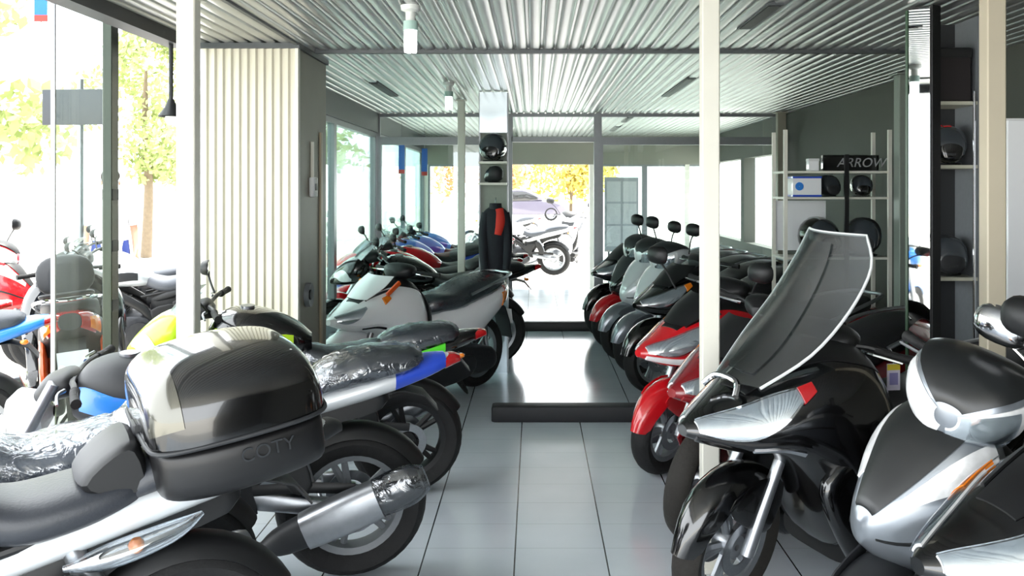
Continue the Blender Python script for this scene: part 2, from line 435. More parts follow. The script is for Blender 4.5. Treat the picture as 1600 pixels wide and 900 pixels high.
    obj('brake_caliper', box((.08, -exh * .105, .36), (.07, .03, .05), .008), ALU, root)
    obj('peg_hanger', pillow([(.32, .62), (.22, .60), (.16, .44), (.24, .42)], .008, .15), BLACKP, root)
    obj('airbox', pillow([(.52, .62 + H), (.50, .44), (.38, .40), (.30, .50), (.10, .64 + H), (-.12, .70 + H), (-.10, .78 + H), (.2, .75 + H), (.45, .70 + H)], .085, ins=.06), BLACKP, root)
    for s in (-1, 1):
        obj('footpeg', tube([(.40, s * .14, .36), (.40, s * .24, .36)], .012, 8), STEEL, root)
        obj('peg_bracket', pillow([(.5, .55), (.44, .38), (.36, .34), (.38, .46), (.3, .6)], .008, s * .135), BLACKP, root)
    obj('side_stand', tube([(.52, .12, .26), (.46, .22, .10), (.44, .27, .01)], [.012, .011, .016], 8), STEEL, root)
    return root

def scooter(name, label, body=SILVER, kind='city', dark=BLACKP, seatm=VINYLB, rim=ALU, R=.24, fender=None, fa=(8, 160), tyre=RUBBER, upper=None, group=None, cat='scooter',
            screen=False, mirrors=True, mirrormat=BLACKP, shieldlamp=False, chin=None, rack=False, sidem=None, mirror_at=None, wrap=False, msides=(-1, 1), bar=.31, steer=0, amber=False, panel=None, fly=True, fs=None, lamp=3.45):
    """front axle above the origin, nose towards +X"""
    root = empty(name, label, cat, group)
    fender = fender or body; upper = upper or body; chin = chin or body; sidem = sidem or body
    B = 1.32
    wheel(root, 'front_wheel', (0, 0, R), R, .115, R - .075, 5, rim, tyre, .10, (-1, 1))
    wheel(root, 'rear_wheel', (-B, 0, R), R, .13, R - .075, 5, rim, tyre, 0)
    for s in (-1, 1):
        obj('fork_leg', tube([(.0, s * .085, R - .01), (-.05, s * .085, R + .13), (-.14, s * .085, R + .36)], [.024, .024, .02], 12), ALU, root)
    maxi = kind in ('maxi', 'sport')
    if maxi:
        fb = [(.20, .70, .03, .02, .02), (.15, .70, .085, .05, .04), (.03, .71, .18, .10, .09), (-.10, .73, .25, .16, .13), (-.24, .72, .30, .24, .24), (-.36, .66, .335, .33, .40), (-.46, .62, .33, .37, .44), (-.53, .60, .28, .34, .40)]
        if kind == 'sport': fb = [(a, b - .02, c * .82, d * .9, f) for a, b, c, d, f in fb]
        N = 2.2
        b0 = obj('front_body', loft(fb, N, seg=36, k=6), body, root)
        for m in (0, 1):
            mm = (lambda l: [180 - q for q in l]) if m else (lambda l: l)
            hl = obj('headlight', lpatch(fb, (.7, lamp), mm([8, -6, 8, 36]), mm([64, 56, 50, 44]), N, .006, nu=18), REFLECTOR, root)
            obj('headlight_lens', lpatch(fb, (.67, lamp + .05), mm([6, -8, 6, 36]), mm([66, 58, 52, 45]), N, .012, .003, nu=18), LENS, hl)
            obj('turn_signal', lpatch(fb, (2.5, 3.3) if amber else (3.25, 3.6), mm([14, 30]) if amber else mm([28, 36]), mm([46, 46]), N, .014, nu=6), REDLENS if kind == 'maxi' else AMBER, root)
            obj('upper_trim', lpatch(fb, (2.6, 4.0), mm([62, 58, 54]), mm([66, 63, 58]), N, .006), CHROME if kind == 'maxi' else dark, b0)
            obj('chin_panel', lpatch(fb, (.6, 3.4), mm([-50, -40, -40]), mm([-12, -18, -16]), N, .008), chin, b0)
            obj('vent_blade', lpatch(fb, (2.1, 3.3), mm([-34, -30]), mm([-29, -24]), N, .014), CHROME if kind == 'maxi' else dark, b0)
        obj('dash_top', lpatch(fb, (2.3, 6.3), [70, 62, 50], [110, 118, 130], N, .004), BLACKP, b0)
        sc = [(.00, .86, .13, .03), (-.13, .98, .20, .06), (-.25, 1.13, .215, .09), (-.34, 1.28, .205, .10), (-.40, 1.39, .155, .06)]
        if kind == 'sport': sc = [(-.02, .82, .10, .03), (-.12, .90, .14, .05), (-.22, .97, .13, .05)]
        if screen or (kind == 'sport' and fly):
            w = obj('windscreen', sheet(sc, .005, nu=18), SCREEN if kind == 'maxi' else (fs or dark), root)
            if kind == 'maxi':
                rail = [sheetpt(sc, -1, v / 4) for v in range(0, 17)] + [sheetpt(sc, u / 6, 4) for u in range(-5, 6)] + [sheetpt(sc, 1, v / 4) for v in range(16, -1, -1)]
                obj('screen_edge', tube(rail, .006, 6, k=1), M('clear_edge', '#d4d8d8', .15), w)
                ctr = [(x + .012, z, w_ * f, d_ * f * f) for (x, z, w_, d_), f in zip(sc, (.50, .46, .42, .40, .36))]
                obj('screen_panel', sheet(ctr, .004, nu=10, v0=.4, v1=3.6), SCREEN, w)
                obj('screen_bracket', tube([(.05, -.10, .83), (.02, -.06, .87), (.02, .06, .87), (.05, .10, .83)], .012, 8), CHROME, w)
        hb = .98; hbx = -.44
        grips(root, hbx, hb, bar, -.09, lever=CHROME)
        if mirrors:
            ma = mirror_at or (-.26, .42, 1.14)
            for s in msides: mirror(root, (-.30, s * min(.30, ma[1]), .95), (ma[0], s * ma[1], ma[2]), mirrormat)
        obj('steering_cover', loft([(-.56, .99, .04, .02, .04), (-.50, 1.0, .12, .04, .07), (-.42, 1.0, .13, .04, .07), (-.36, .98, .06, .02, .04)], 2.5), BLACKP, root)
        obj('leg_shield', loft([(-.52, .58, .26, .30, .36), (-.56, .56, .24, .28, .34), (-.60, .54, .14, .2, .28)], 2.6, seg=24, k=4), BLACKP, root)
        for s in (-1, 1):
            obj('lower_fairing', pillow([(-.40, .66), (-.20, .56), (-.24, .40), (-.40, .17), (-.55, .12), (-1.02, .17), (-1.05, .32), (-.66, .36), (-.56, .58)], .035, s * (.275 if kind == 'maxi' else .21), ins=.07), body if kind == 'maxi' else dark, root)
    else:
        ff = [(.055, .60, .015, .015, .02), (.035, .61, .055, .05, .07), (-.03, .64, .115, .12, .15), (-.12, .70, .175, .18, .25), (-.21, .745, .195, .19, .34), (-.29, .75, .18, .18, .37), (-.34, .75, .12, .12, .3)]
        b0 = obj('front_shield', loft(ff, 2.2, seg=36, k=6), body, root)
        obj('shield_panel', lpatch(ff, (.9, 4.8), [52, 50, 58], [128, 130, 122], 2.2, .008, nu=14, na=12), panel or dark, b0)
        for m in (0, 1):
            mm = (lambda l: [180 - q for q in l]) if m else (lambda l: l)
            obj('turn_signal', lpatch(ff, (1.9, 4.4), mm([26, 16, 14]), mm([44, 42, 40]), 2.2, .008, nu=12), REFLECTOR, root)
            obj('shield_seam', lpatch(ff, (1.0, 5.0), mm([-22, -16, -14]), mm([-18, -13, -11]), 2.2, .004, nu=12), dark, b0)
        obj('leg_shield', loft([(-.30, .62, .20, .26, .34), (-.36, .60, .215, .26, .33), (-.40, .58, .16, .2, .28)], 2.6, seg=24, k=4), BLACKP, root)
        obj('lower_apron', sheet([(-.09, .56, .10, .03), (-.13, .46, .13, .07), (-.19, .36, .13, .08), (-.27, .25, .10, .05)], .02, nu=14), body, b0)
        cw = [(-.42, 1.01, .07, .03, .04), (-.37, 1.02, .16, .055, .07), (-.28, 1.01, .18, .085, .10), (-.19, .985, .15, .08, .12), (-.135, .96, .08, .05, .08), (-.12, .95, .03, .02, .03)]
        c0 = obj('handlebar_cowl', loft(cw, 2.3, seg=28), upper, root)
        hl = obj('headlight', lpatch(cw, (3.0, 4.95), [-85, -85], [265, 265], 2.3, .003, nu=10, na=20) if False else lpatch(cw, (2.6, 4.9), [-78, -78, -80], [24, 26, 30], 2.3, .006, nu=10, na=12), REFLECTOR, root)
        obj('headlight', lpatch(cw, (2.6, 4.9), [258, 258, 260], [156, 154, 150], 2.3, .006, nu=10, na=12), REFLECTOR, root)
        obj('headlight_lens', lpatch(cw, (2.9, 4.95), [-86, -84], [18, 22], 2.3, .012, .003, nu=8, na=14), LENS, hl)
        obj('cowl_visor', lpatch(cw, (.9, 4.6), [36, 36, 40], [144, 144, 140], 2.3, .014, nu=12, na=16), dark, c0)
        grips(root, -.34, 1.0, bar, -.09)
        if mirrors:
            for s in msides:
                ma = mirror_at or (-.30, .42, 1.27)
                mirror(root, (-.32, s * .20, 1.03), (ma[0], s * ma[1], ma[2]), mirrormat)
    obj('front_mudguard', arcguard((0, 0, R), R + .03, fa[0], fa[1], .165, drop=.4, edge=(.55,)), fender, root)
    for s in (-1, 1):
        obj('mudguard_side', pillow([(.14, R + .20), (-.02, R + .27), (-.18, R + .22), (-.13, R + .06), (-.02, R + .08)], .006, s * .082), fender, root)
    obj('floorboard', loft([(-.40, .24, .18, .03, .06), (-.55, .24, .22, .035, .07), (-.80, .25, .22, .035, .07), (-.95, .28, .18, .05, .07)], 4), dark, root)
    rb = [(-.70, .48, .10, .20, .22), (-.80, .50, .17, .22, .24), (-1.05, .56, .20, .18, .22), (-1.30, .66, .19, .13, .16), (-1.50, .73, .14, .09, .10), (-1.62, .77, .06, .05, .05)]
    r0 = obj('rear_body', loft(rb, 2.6), sidem, root)
    se = [(-.66, .70, .07, .03, .05), (-.74, .72, .13, .06, .06), (-.95, .74, .17, .06, .07), (-1.10, .78, .17, .07, .08), (-1.35, .83, .16, .07, .07), (-1.50, .85, .11, .05, .05), (-1.55, .85, .05, .02, .03)]
    s0 = obj('seat', loft(se, 2.8), seatm, root)
    if wrap: obj('plastic_wrap', loft(se, 2.6, off=.014, jitter=.006), WRAP, s0)
    obj('tail_light', lpatch(rb, (4.0, 4.9), [-30, -40], [210, 220], 2.6, .006, na=16), REDLENS, root)
    for s in (-1, 1): obj('turn_signal', lpatch(rb, (3.7, 4.4), [-20, -20] if s > 0 else [200, 200], [25, 15] if s > 0 else [155, 165], 2.6, .008), AMBER, root)
    rm = obj('rear_mudguard', thick([[(x, u * .075, z) for u in (-1, -.5, 0, .5, 1)] for x, z in ((-1.48, .68), (-1.58, .62), (-1.64, .5), (-1.68, .36))], .008), dark, root)
    obj('licence_plate', box((-1.66, 0, .54), (.006, .17, .12), 0, Matrix.Rotation(math.radians(12), 3, 'Y')), PLATE, rm)
    e = pillow([(-.86, .22), (-.80, .36), (-1.0, .40), (-1.34, .34), (-1.40, .22), (-1.30, .16), (-1.0, .16)], .05, .13)
    e += box((-1.0, -.02, .30), (.22, .22, .18), .03)
    obj('engine', e, ENGINE, root)
    obj('muffler', tube([(-1.0, -.15, .22), (-1.15, -.17, .25), (-1.45, -.19, .32), (-1.58, -.19, .36)], [.03, .06, .065, .045], 16), BLACKP, root)
    for s in (-1, 1):
        obj('shock_absorber', tube([(-1.3, s * .13, R), (-1.26, s * .13, .58)], .022, 10), CHROME, root)
        obj('grab_rail', tube([(-1.05, s * .17, .78), (-1.3, s * .2, .86), (-1.58, s * .12, .90), (-1.62, 0, .90)], .012, 8), ALU if not rack else CHROME, root)
    if rack:
        obj('luggage_rack', G() .__iadd__(tube([(-1.5, -.13, .91), (-1.78, -.13, .95), (-1.82, 0, .955), (-1.78, .13, .95), (-1.5, .13, .91)], .010, 8)).__iadd__(tube([(-1.6, -.13, .925), (-1.6, .13, .925)], .01, 8)).__iadd__(tube([(-1.7, -.13, .94), (-1.7, .13, .94)], .01, 8)), BLACKP, root)
        obj('backrest', loft([(-1.58, 1.03, .10, .10, .10), (-1.60, 1.04, .15, .125, .11), (-1.64, 1.04, .15, .12, .11), (-1.67, 1.03, .09, .09, .09)], 2.6), CHARC, root)
    if steer:
        A = Vector((-.04, 0, .30)); mt = Matrix.Translation(A) @ Matrix.Rotation(math.radians(steer), 4, Vector((-.36, 0, .8)).normalized()) @ Matrix.Translation(-A)
        nm = ['front_wheel', 'fork_leg', 'front_mudguard', 'mudguard_side', 'handlebar', 'grip', 'brake_lever', 'steering_cover'] + ([] if maxi else ['handlebar_cowl', 'headlight', 'mirror'])
        for ch in root.children:
            if ch.name.split('.')[0] in nm: ch.location = mt.translation; ch.rotation_euler = mt.to_euler()
    obj('centre_stand', tube([(-.98, -.10, .2), (-1.06, -.16, .02), (-1.0, 0, .16), (-1.06, .16, .02), (-.98, .10, .2)], .011, 8), BLACKP, root)
    return root

# ------------------------------------------------------------------ the room
def tile_material():
    m = bpy.data.materials.new('floor_tiles'); m.use_nodes = True
    nt = m.node_tree; b = nt.nodes['Principled BSDF']
    tc = nt.nodes.new('ShaderNodeTexCoord'); sep = nt.nodes.new('ShaderNodeSeparateXYZ'); nt.links.new(tc.outputs['Object'], sep.inputs[0])
    def line(out, pitch, off, wid):
        a = nt.nodes.new('ShaderNodeMath'); a.operation = 'ADD'; a.inputs[1].default_value = off + 40 * pitch; nt.links.new(sep.outputs[out], a.inputs[0])
        d = nt.nodes.new('ShaderNodeMath'); d.operation = 'DIVIDE'; d.inputs[1].default_value = pitch; nt.links.new(a.outputs[0], d.inputs[0])
        f = nt.nodes.new('ShaderNodeMath'); f.operation = 'FRACT'; nt.links.new(d.outputs[0], f.inputs[0])
        c = nt.nodes.new('ShaderNodeMath'); c.operation = 'LESS_THAN'; c.inputs[1].default_value = wid / pitch; nt.links.new(f.outputs[0], c.inputs[0])
        return c
    lx = line(0, .384, .0855, .0065); ly = line(1, .300, .06, .0035)
    mx = nt.nodes.new('ShaderNodeMath'); mx.operation = 'MULTIPLY'; mx.inputs[1].default_value = .35; nt.links.new(ly.outputs[0], mx.inputs[0])
    mm = nt.nodes.new('ShaderNodeMath'); mm.operation = 'MAXIMUM'; nt.links.new(lx.outputs[0], mm.inputs[0]); nt.links.new(mx.outputs[0], mm.inputs[1])
    n = nt.nodes.new('ShaderNodeTexNoise'); n.inputs['Scale'].default_value = 2.2; n.inputs['Detail'].default_value = 5; nt.links.new(tc.outputs['Object'], n.inputs['Vector'])
    base = nt.nodes.new('ShaderNodeMix'); base.data_type = 'RGBA'; base.inputs[6].default_value = srgb('#b9c2ca'); base.inputs[7].default_value = srgb('#d0d7dd')
    nt.links.new(n.outputs['Fac'], base.inputs[0])
    fin = nt.nodes.new('ShaderNodeMix'); fin.data_type = 'RGBA'; fin.inputs[7].default_value = srgb('#2f3438')
    nt.links.new(base.outputs[2], fin.inputs[6]); nt.links.new(mm.outputs[0], fin.inputs[0]); nt.links.new(fin.outputs[2], b.inputs['Base Color'])
    r = nt.nodes.new('ShaderNodeMapRange'); r.inputs[3].default_value = .10; r.inputs[4].default_value = .22; nt.links.new(n.outputs['Fac'], r.inputs[0]); nt.links.new(r.outputs[0], b.inputs['Roughness'])
    return m

CEILM = M('ceiling_slats', '#b0b1b0', .32, .8, noise=.08, scale=3)
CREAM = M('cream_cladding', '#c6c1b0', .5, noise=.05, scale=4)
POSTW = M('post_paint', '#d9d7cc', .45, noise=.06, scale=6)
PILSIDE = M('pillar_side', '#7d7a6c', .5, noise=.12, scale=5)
FRAMEM = M('frame_aluminium', '#84878a', .4, .6, noise=.08)
FRAMED = M('frame_dark', '#4c5052', .45, .4)
WALLG = M('wall_grey', '#44453f', .7, noise=.08, scale=3)
SOFFIT = M('soffit_olive', '#85857a', .7, noise=.06, scale=3)
BEAMB = M('beam_black', '#191b22', .5)
CONC = M('pavement', '#d8d4cc', .85, noise=.08, scale=1.5)

def quad(x0, x1, y0, y1, z): return G().add([(x0, y0, z), (x1, y0, z), (x1, y1, z), (x0, y1, z)], [(0, 1, 2, 3)])
def bx(x0, x1, y0, y1, z0, z1, bev=0): return box(((x0+x1)/2, (y0+y1)/2, (z0+z1)/2), (abs(x1-x0), abs(y1-y0), abs(z1-z0)), bev)

struct('floor', bx(-1.98, 2.8, -.6, 15.1, -.06, 0), tile_material(), 0)
struct('ground', quad(-60, 60, -30, 90, -.065), CONC, 0)
# slatted metal ceiling, slats run front to back
prof = []
x = -1.98
while x < 2.8:
    prof += [(x, CEIL + .014), (x + .005, CEIL + .004), (x + .012, CEIL), (x + .054, CEIL), (x + .061, CEIL + .004), (x + .066, CEIL + .014)]
    x += .078
cv, cf = [], []
for yy in (-.6, 15.6):
    cv += [(px_, yy, pz) for px_, pz in prof]
n = len(prof)
for i in range(n - 1): cf.append((i, i + n, i + n + 1, i + 1))
struct('ceiling', G().add(cv, cf), CEILM, 30)
struct('roof', bx(-2.0, 2.9, -.6, 15.7, CEIL + .05, CEIL + .2), WALLG, 0)
wr = bx(2.75, 2.9, -.6, 10.6, 0, CEIL + .04); wr += bx(2.75, 2.9, 10.6, 15.1, 0, .85); wr += bx(2.75, 2.9, 10.6, 15.1, 1.95, CEIL + .04); wr += bx(2.75, 2.9, 12.6, 12.8, .85, 1.95)
struct('wall_right', wr, WALLG, 0)
struct('wall_light_block', bx(1.2, 2.9, -.75, -.6, 0, CEIL + .04), WALLG, 0)  # unseen wall behind the camera, added to cut the light from the front
struct('trim_1', bx(-1.30, 2.75, 5.68, 5.72, CEIL - .018, CEIL + .01), FRAMED, 0)
struct('trim_2', bx(-1.345, -1.325, -.6, 5.42, CEIL - .012, CEIL + .01), FRAMED, 0)

# clad pillar by the shopfront
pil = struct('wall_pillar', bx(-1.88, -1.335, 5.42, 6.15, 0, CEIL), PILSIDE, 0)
pv = []; xx = -1.882
while xx < -1.36:
    pv += [(xx, 5.414), (xx + .030, 5.402), (xx + .036, 5.402), (xx + .044, 5.412)]
    xx += .046
pv = [p for p in pv if p[0] <= -1.345] + [(-1.338, 5.405)]
g = G(); m_ = len(pv)
g.add([(a, b, .0) for a, b in pv] + [(a, b, CEIL - .02) for a, b in pv], [(i, i + 1, i + 1 + m_, i + m_) for i in range(m_ - 1)])
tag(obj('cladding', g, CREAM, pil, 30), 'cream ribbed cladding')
obj('corner_trim', bx(-1.345, -1.328, 5.395, 5.44, 0, CEIL - .02), POSTW, pil)
obj('cap_trim', bx(-1.89, -1.32, 5.39, 6.16, CEIL - .03, CEIL), FRAMED, pil)
obj('edge_strip', bx(-1.333, -1.322, 5.95, 6.0, 0, 1.9), M('edge_beige', '#a89a80', .5), pil)
sw = empty('wall_socket', 'small white wall socket box with conduit on the side of the cream pillar', 'socket')
obj('box', bx(-1.334, -1.305, 5.68, 5.79, 1.50, 1.62, .008), PLATE, sw); obj('conduit', bx(-1.334, -1.318, 5.725, 5.745, 1.62, 1.83), POSTW, sw)
obj('outlet', box((-1.304, 5.735, 1.56), (.006, .04, .04)), CHARC, sw)
ts = empty('round_valve', 'round dark valve with pale ring low on the side of the cream pillar', 'valve')
obj('ring', lathe([(.03, 0), (.07, 0), (.07, .03), (.03, .02)], 20, 'X', (-1.335, 5.62, .93)), GREYP, ts); obj('hub', disc(.03, .04, 16, 'X', (-1.325, 5.62, .93)), BLACKP, ts)

# shopfront beam and window wall on the left
struct('trim_3', bx(-1.96, -1.86, -.6, 5.16, 2.305, CEIL), BEAMB, 0)
struct('trim_4', bx(-1.80, -1.70, 6.15, 15.0, 2.16, CEIL), FRAMED, 0)
def window(name, x0, x1, y, z0, z1, mat=FRAMEM, w=.05, glass=GLASS):
    g = bx(x0, x0 + w, y - .03, y + .03, z0, z1)
    g += bx(x1 - w, x1, y - .03, y + .03, z0, z1); g += bx(x0 + w, x1 - w, y - .03, y + .03, z1 - w, z1); g += bx(x0 + w, x1 - w, y - .03, y + .03, z0, z0 + w)
    o = struct(name, g, mat, 0)
    obj('pane', bx(x0 + w, x1 - w, y - .003, y + .003, z0 + w, z1 - w), glass, o, 0)
    return o
def windowy(name, y0, y1, x, z0, z1, mat=FRAMEM, w=.05, glass=GLASS):
    g = bx(x - .03, x + .03, y0, y0 + w, z0, z1)
    g += bx(x - .03, x + .03, y1 - w, y1, z0, z1); g += bx(x - .03, x + .03, y0 + w, y1 - w, z1 - w, z1); g += bx(x - .03, x + .03, y0 + w, y1 - w, z0, z0 + w)
    o = struct(name, g, mat, 0)
    obj('pane', bx(x - .003, x + .003, y0 + w, y1 - w, z0 + w, z1 - w), glass, o, 0)
    return o
windowy('window_1', 6.2, 8.3, -1.75, 0, 2.16, glass=GREENGLASS)
windowy('window_2', 8.3, 10.45, -1.75, 0, 2.16, glass=GREENGLASS)
windowy('window_3', 10.6, 12.8, -1.75, 0, 2.16, glass=GREENGLASS)
windowy('window_4', 12.8, 15.0, -1.75, 0, 2.16, glass=GREENGLASS)
# partition across the showroom
YP = 10.5
window('window_5', -1.72, -.27, YP, 0, 2.08, glass=GLASS)
window('window_6', .70, 2.74, YP, 0, 2.08, glass=GLASS)
window('window_7', -1.72, -.27, YP, 2.08, CEIL, w=.035)
window('window_8', -.27, .70, YP, 2.08, CEIL, w=.035)
window('window_9', .70, 2.74, YP, 2.08, CEIL, w=.035)
d1 = struct('door_1', bx(-.29, -.24, YP - .04, YP + .04, 0, CEIL) , FRAMEM, 0)
obj('door_post', bx(.65, .72, YP - .05, YP + .05, 0, CEIL), FRAMEM, d1)
obj('door_sill', bx(-.25, .66, YP - .06, YP + .06, 0, .10, .01), BLACKP, d1)
obj('door_head', bx(-.25, .66, YP - .04, YP + .04, 2.06, 2.11), FRAMEM, d1)
sill = tag(obj('door_sill', bx(-.285, .95, 6.36, 6.50, 0, .105, .012), M('sill_black', '#1a1b1f', .6, noise=.2, scale=40)), 'low black sill lying across the tiled aisle between the rows', 'sill')

# back facade at 15 m : soffit, posts
wb = struct('wall_back', bx(-1.75, 2.9, 14.95, 15.1, 1.93, CEIL + .04), SOFFIT, 0)
for i, (a, b) in enumerate(((-1.75, -1.66), (-1.2, -1.14), (-.86, -.80), (-.48, -.36), (.86, .98), (1.68, 1.76), (2.35, 2.42), (2.66, 2.75))):
    struct('trim_%d' % (5 + i), bx(a, b, 14.97, 15.08, 0, 1.93), FRAMEM if i % 2 else POSTW, 0)
window('window_10', -1.66, -.48, 15.02, .0, 1.93, w=.03)
window('window_11', .98, 2.66, 15.02, .0, 1.93, w=.03)

# ------------------------------------------------------------------ posts, sign, lamps
def post(x, y, label, w=.078, tilt=0, mat=POSTW, group='white square posts', base=True):
    o = empty('support_post', label, 'post', group)
    obj('shaft', box((0, 0, CEIL / 2 - .002), (w, w, CEIL - .01), .006), mat, o)
    obj('base_plate', box((0, 0, .008), (w * 1.8, w * 1.8, .016), .003), mat, o)
    obj('top_plate', box((0, 0, CEIL - .012), (w * 1.5, w * 1.5, .012), .003), mat, o)
    return put(o, x, y)
post(-1.47, 4.08, 'white square post left of the cream ribbed pillar')
post(.715, 3.92, 'white square post rising behind the nose of the big black scooter', .072)
post(-.667, 8.78, 'slim white post far back behind the white scooter', .065)
post(1.675, 3.51, 'beige square post at far right before the white cabinet', .07, mat=M('post_beige', '#b7ae9a', .5, noise=.08, scale=5))
post(2.62, 6.8, 'grey green post at the right end of the helmet rack', .11, mat=M('post_greygreen', '#7f877f', .45, noise=.08))
post(2.62, 10.2, 'beige post in front of the far partition behind the right row', .09, mat=M('post_beige2', '#8e8a7c', .5))
mp = empty('mirror_post', 'tall mirror strip on a dark post at right reflecting the bright street', 'mirror')
obj('strip', box((0, -.016, 1.18), (.105, .006, 2.34)), MIRR, mp); obj('backing', box((0, .02, 1.18), (.12, .06, 2.36)), BLACKP, mp)
obj('edge', box((-.062, 0, 1.18), (.012, .045, 2.34)), M('edge_green', '#2f4a34', .3), mp)
put(mp, 1.725, 4.275, -56)

# glass leaf of the shopfront, dark mirrored mullion
gl = empty('glass_leaf', 'tall glass leaf with dark steel edge post standing in the left shopfront', 'glass panel')
obj('glass', box((0, -.32, 1.35), (.008, .56, 2.6)), LEAFG, gl); obj('edge_post', box((0, 0, 1.35), (.05, .085, 2.66), .004), M('mullion_olive', '#33372f', .25, .5, noise=.3, scale=4), gl)
obj('edge_strip', box((0, -.60, 1.35), (.02, .012, 2.6)), FRAMEM, gl)
for z_ in (.94, 1.25, 1.52): obj('hinge', box((.0, .0, z_), (.056, .08, .06), .004), BLACKP, gl)
put(gl, -2.23, 5.05)

# compact fluorescent lamps
def cfl(x, y, label):
    o = empty('ceiling_lamp', label, 'lamp', 'tube lamps on the ceiling')
    obj('socket', lathe([(.002, CEIL), (.045, CEIL), (.042, CEIL - .02), (.022, CEIL - .03), (.022, CEIL - .07), (.002, CEIL - .07)], 20, 'Z', closed=False), M('socket_white', '#c8ccc8', .5), o)
    obj('collar', lathe([(.002, CEIL - .07), (.032, CEIL - .07), (.034, CEIL - .11), (.002, CEIL - .11)], 20, 'Z', closed=False), M('collar_green', '#9db8b0', .4), o)
    for k in range(4):
        a = PI / 2 * k + .5
        obj('tube', tube([(.018 * math.cos(a), .018 * math.sin(a), CEIL - .11), (.018 * math.cos(a), .018 * math.sin(a), CEIL - .20), (.018 * math.cos(a), .018 * math.sin(a), CEIL - .212)], [.0125, .0125, .006], 10), M('lamp_tube', '#f4fbfa', .4, emit=1.2), o)
    return put(o, x, y)
cfl(-.555, 4.3, 'white compact tube lamp on the ceiling nearest the camera')
cfl(-.66, 7.4, 'small white tube lamp on the ceiling farther back beside the slim post')
pl_ = empty('pendant_lamp', 'dark pendant lamp on a rod hanging from the black shopfront beam', 'lamp')
obj('rod', tube([(0, 0, 2.31), (0, 0, 1.99)], .012, 8), BLACKP, pl_); obj('lamp_shade', lathe([(.014, 2.02), (.03, 1.98), (.065, 1.93), (.06, 1.925), (.002, 1.95)], 20, 'Z', closed=False), BLACKP, pl_)
obj('bulb', ball((0, 0, 1.915), (.03, .03, .035)), M('bulb_white', '#f6f6f2', .3, emit=.6), pl_)
put(pl_, -1.90, 5.02)
def slot(x, y0, y1, label):
    o = empty('ceiling_vent', label, 'vent', 'dark slots between the ceiling slats')
    obj('frame', bx(-.036, .036, 0, y1 - y0, CEIL - .006, CEIL + .012), FRAMED, o); obj('slot', bx(-.027, .027, .02, y1 - y0 - .02, CEIL - .009, CEIL - .004), BLACKP, o)
    put(o, x, y0)
slot(1.16, 7.1, 8.5, 'dark ceiling slot above the right row beyond the ceiling seam')
slot(1.07, 4.25, 4.9, 'dark ceiling slot nearest the camera right of the white post')
slot(-1.24, 7.4, 8.5, 'dark ceiling slot at left beyond the cream pillar')
slot(1.1, 11.0, 11.8, 'dark ceiling slot seen through the transom glass right of the doorway')
slot(1.1, 12.6, 13.6, 'dark ceiling slot farthest back seen through the transom glass')

# ------------------------------------------------------------------ helmets, rack, shelf, column
def helmet(label, shell=BLACKG, visor=None, band=None, group='helmets on show'):
    o = empty('helmet', label, 'helmet', group)
    st = [(-.135, .13, .03, .03, .03), (-.12, .13, .075, .075, .08), (-.06, .135, .115, .115, .12), (.02, .135, .12, .118, .125), (.09, .12, .105, .10, .11), (.135, .09, .08, .05, .075), (.15, .07, .04, .02, .04)]
    s = obj('shell', loft(st, 2.2, seg=20, k=4), shell, o)
    obj('visor', lpatch(st, (3.6, 5.1), [-12, -18], [192, 198], 2.2, .004, nu=6, na=14), visor or M('visor_smoke', '#3a4046', .08, coat=1.), o)
    obj('chin_vent', box((.152, 0, .065), (.012, .05, .018), .003), CHARC, s)
    if band: obj('stripe', lpatch(st, (.6, 3.4), [72, 76, 80], [108, 104, 100], 2.2, .004), band, s)
    obj('neck_trim', lathe([(.075, .008), (.095, .012), (.09, .0), (.075, .0)], 20, 'Z'), RUBBER, s)
    return o
HS = M('helmet_silver', '#a9acae', .3, .4, coat=.6)
# narrow column with helmets and jacket, middle left: a glass pane's reflection built solid
ccx, ccy = -.343, 8.05
col = empty('reflection_column', 'narrow grey column with two small shelves left of the aisle, standing in for a reflecting pane', 'display column')
obj('back_panel', bx(-.115, .115, .06, .09, .62, CEIL - .01), M('column_grey', '#8d9288', .6, noise=.08), col)
obj('lower_panel', bx(-.115, .115, .05, .09, 0, .62), M('panel_bluegrey', '#aab6bf', .12, .5), col)
obj('upper_panel', bx(-.115, .115, -.02, .06, 2.02, CEIL - .01), M('column_mirror', '#aab4ba', .12, 1.), col)
for z_ in (1.775, 1.60): obj('shelf', bx(-.115, .115, -.20, .06, z_ - .018, z_), POSTW, col)
for s in (-1, 1): obj('side_edge', bx(s * .118 - .006, s * .118 + .006, .04, .1, 0, CEIL - .01), FRAMEM, col)
put(col, ccx, ccy)
put(helmet('black helmet from the pane reflection, on the top shelf of the narrow column'), ccx, ccy - .07, -100, z=1.777, s=.92)
put(helmet('dark helmet with pale stripe from the pane reflection, on the lower shelf of the narrow column', CHARC, band=HS), ccx + .01, ccy - .07, 170, z=1.602, s=.55)
jk = empty('reflected_jacket', 'black riding jacket with red shoulder from the pane reflection, hanging on the narrow column', 'jacket')
JB = M('jacket_cloth', '#15171f', .85, noise=.2, scale=60, bump=.2)
obj('torso', tube([(0, 0, 1.40), (0, 0, 1.34), (0, 0, 1.15), (0, 0, .95), (0, 0, .80)], [.03, .052, .058, .052, .056], 18, h=[.05, .105, .10, .088, .092]), JB, jk)
for s in (-1, 1):
    obj('sleeve', tube([(s * .075, 0, 1.35), (s * .098, -.01, 1.2), (s * .10, -.03, 1.02), (s * .09, -.05, .88)], [.04, .042, .036, .03], 12), JB, jk)
obj('shoulder_panel', tube([(.03, -.03, 1.385), (.04, -.045, 1.28), (.02, -.05, 1.17)], [.022, .024, .02], 12, h=[.035, .04, .03]), M('jacket_red', '#c02a1c', .8), jk)
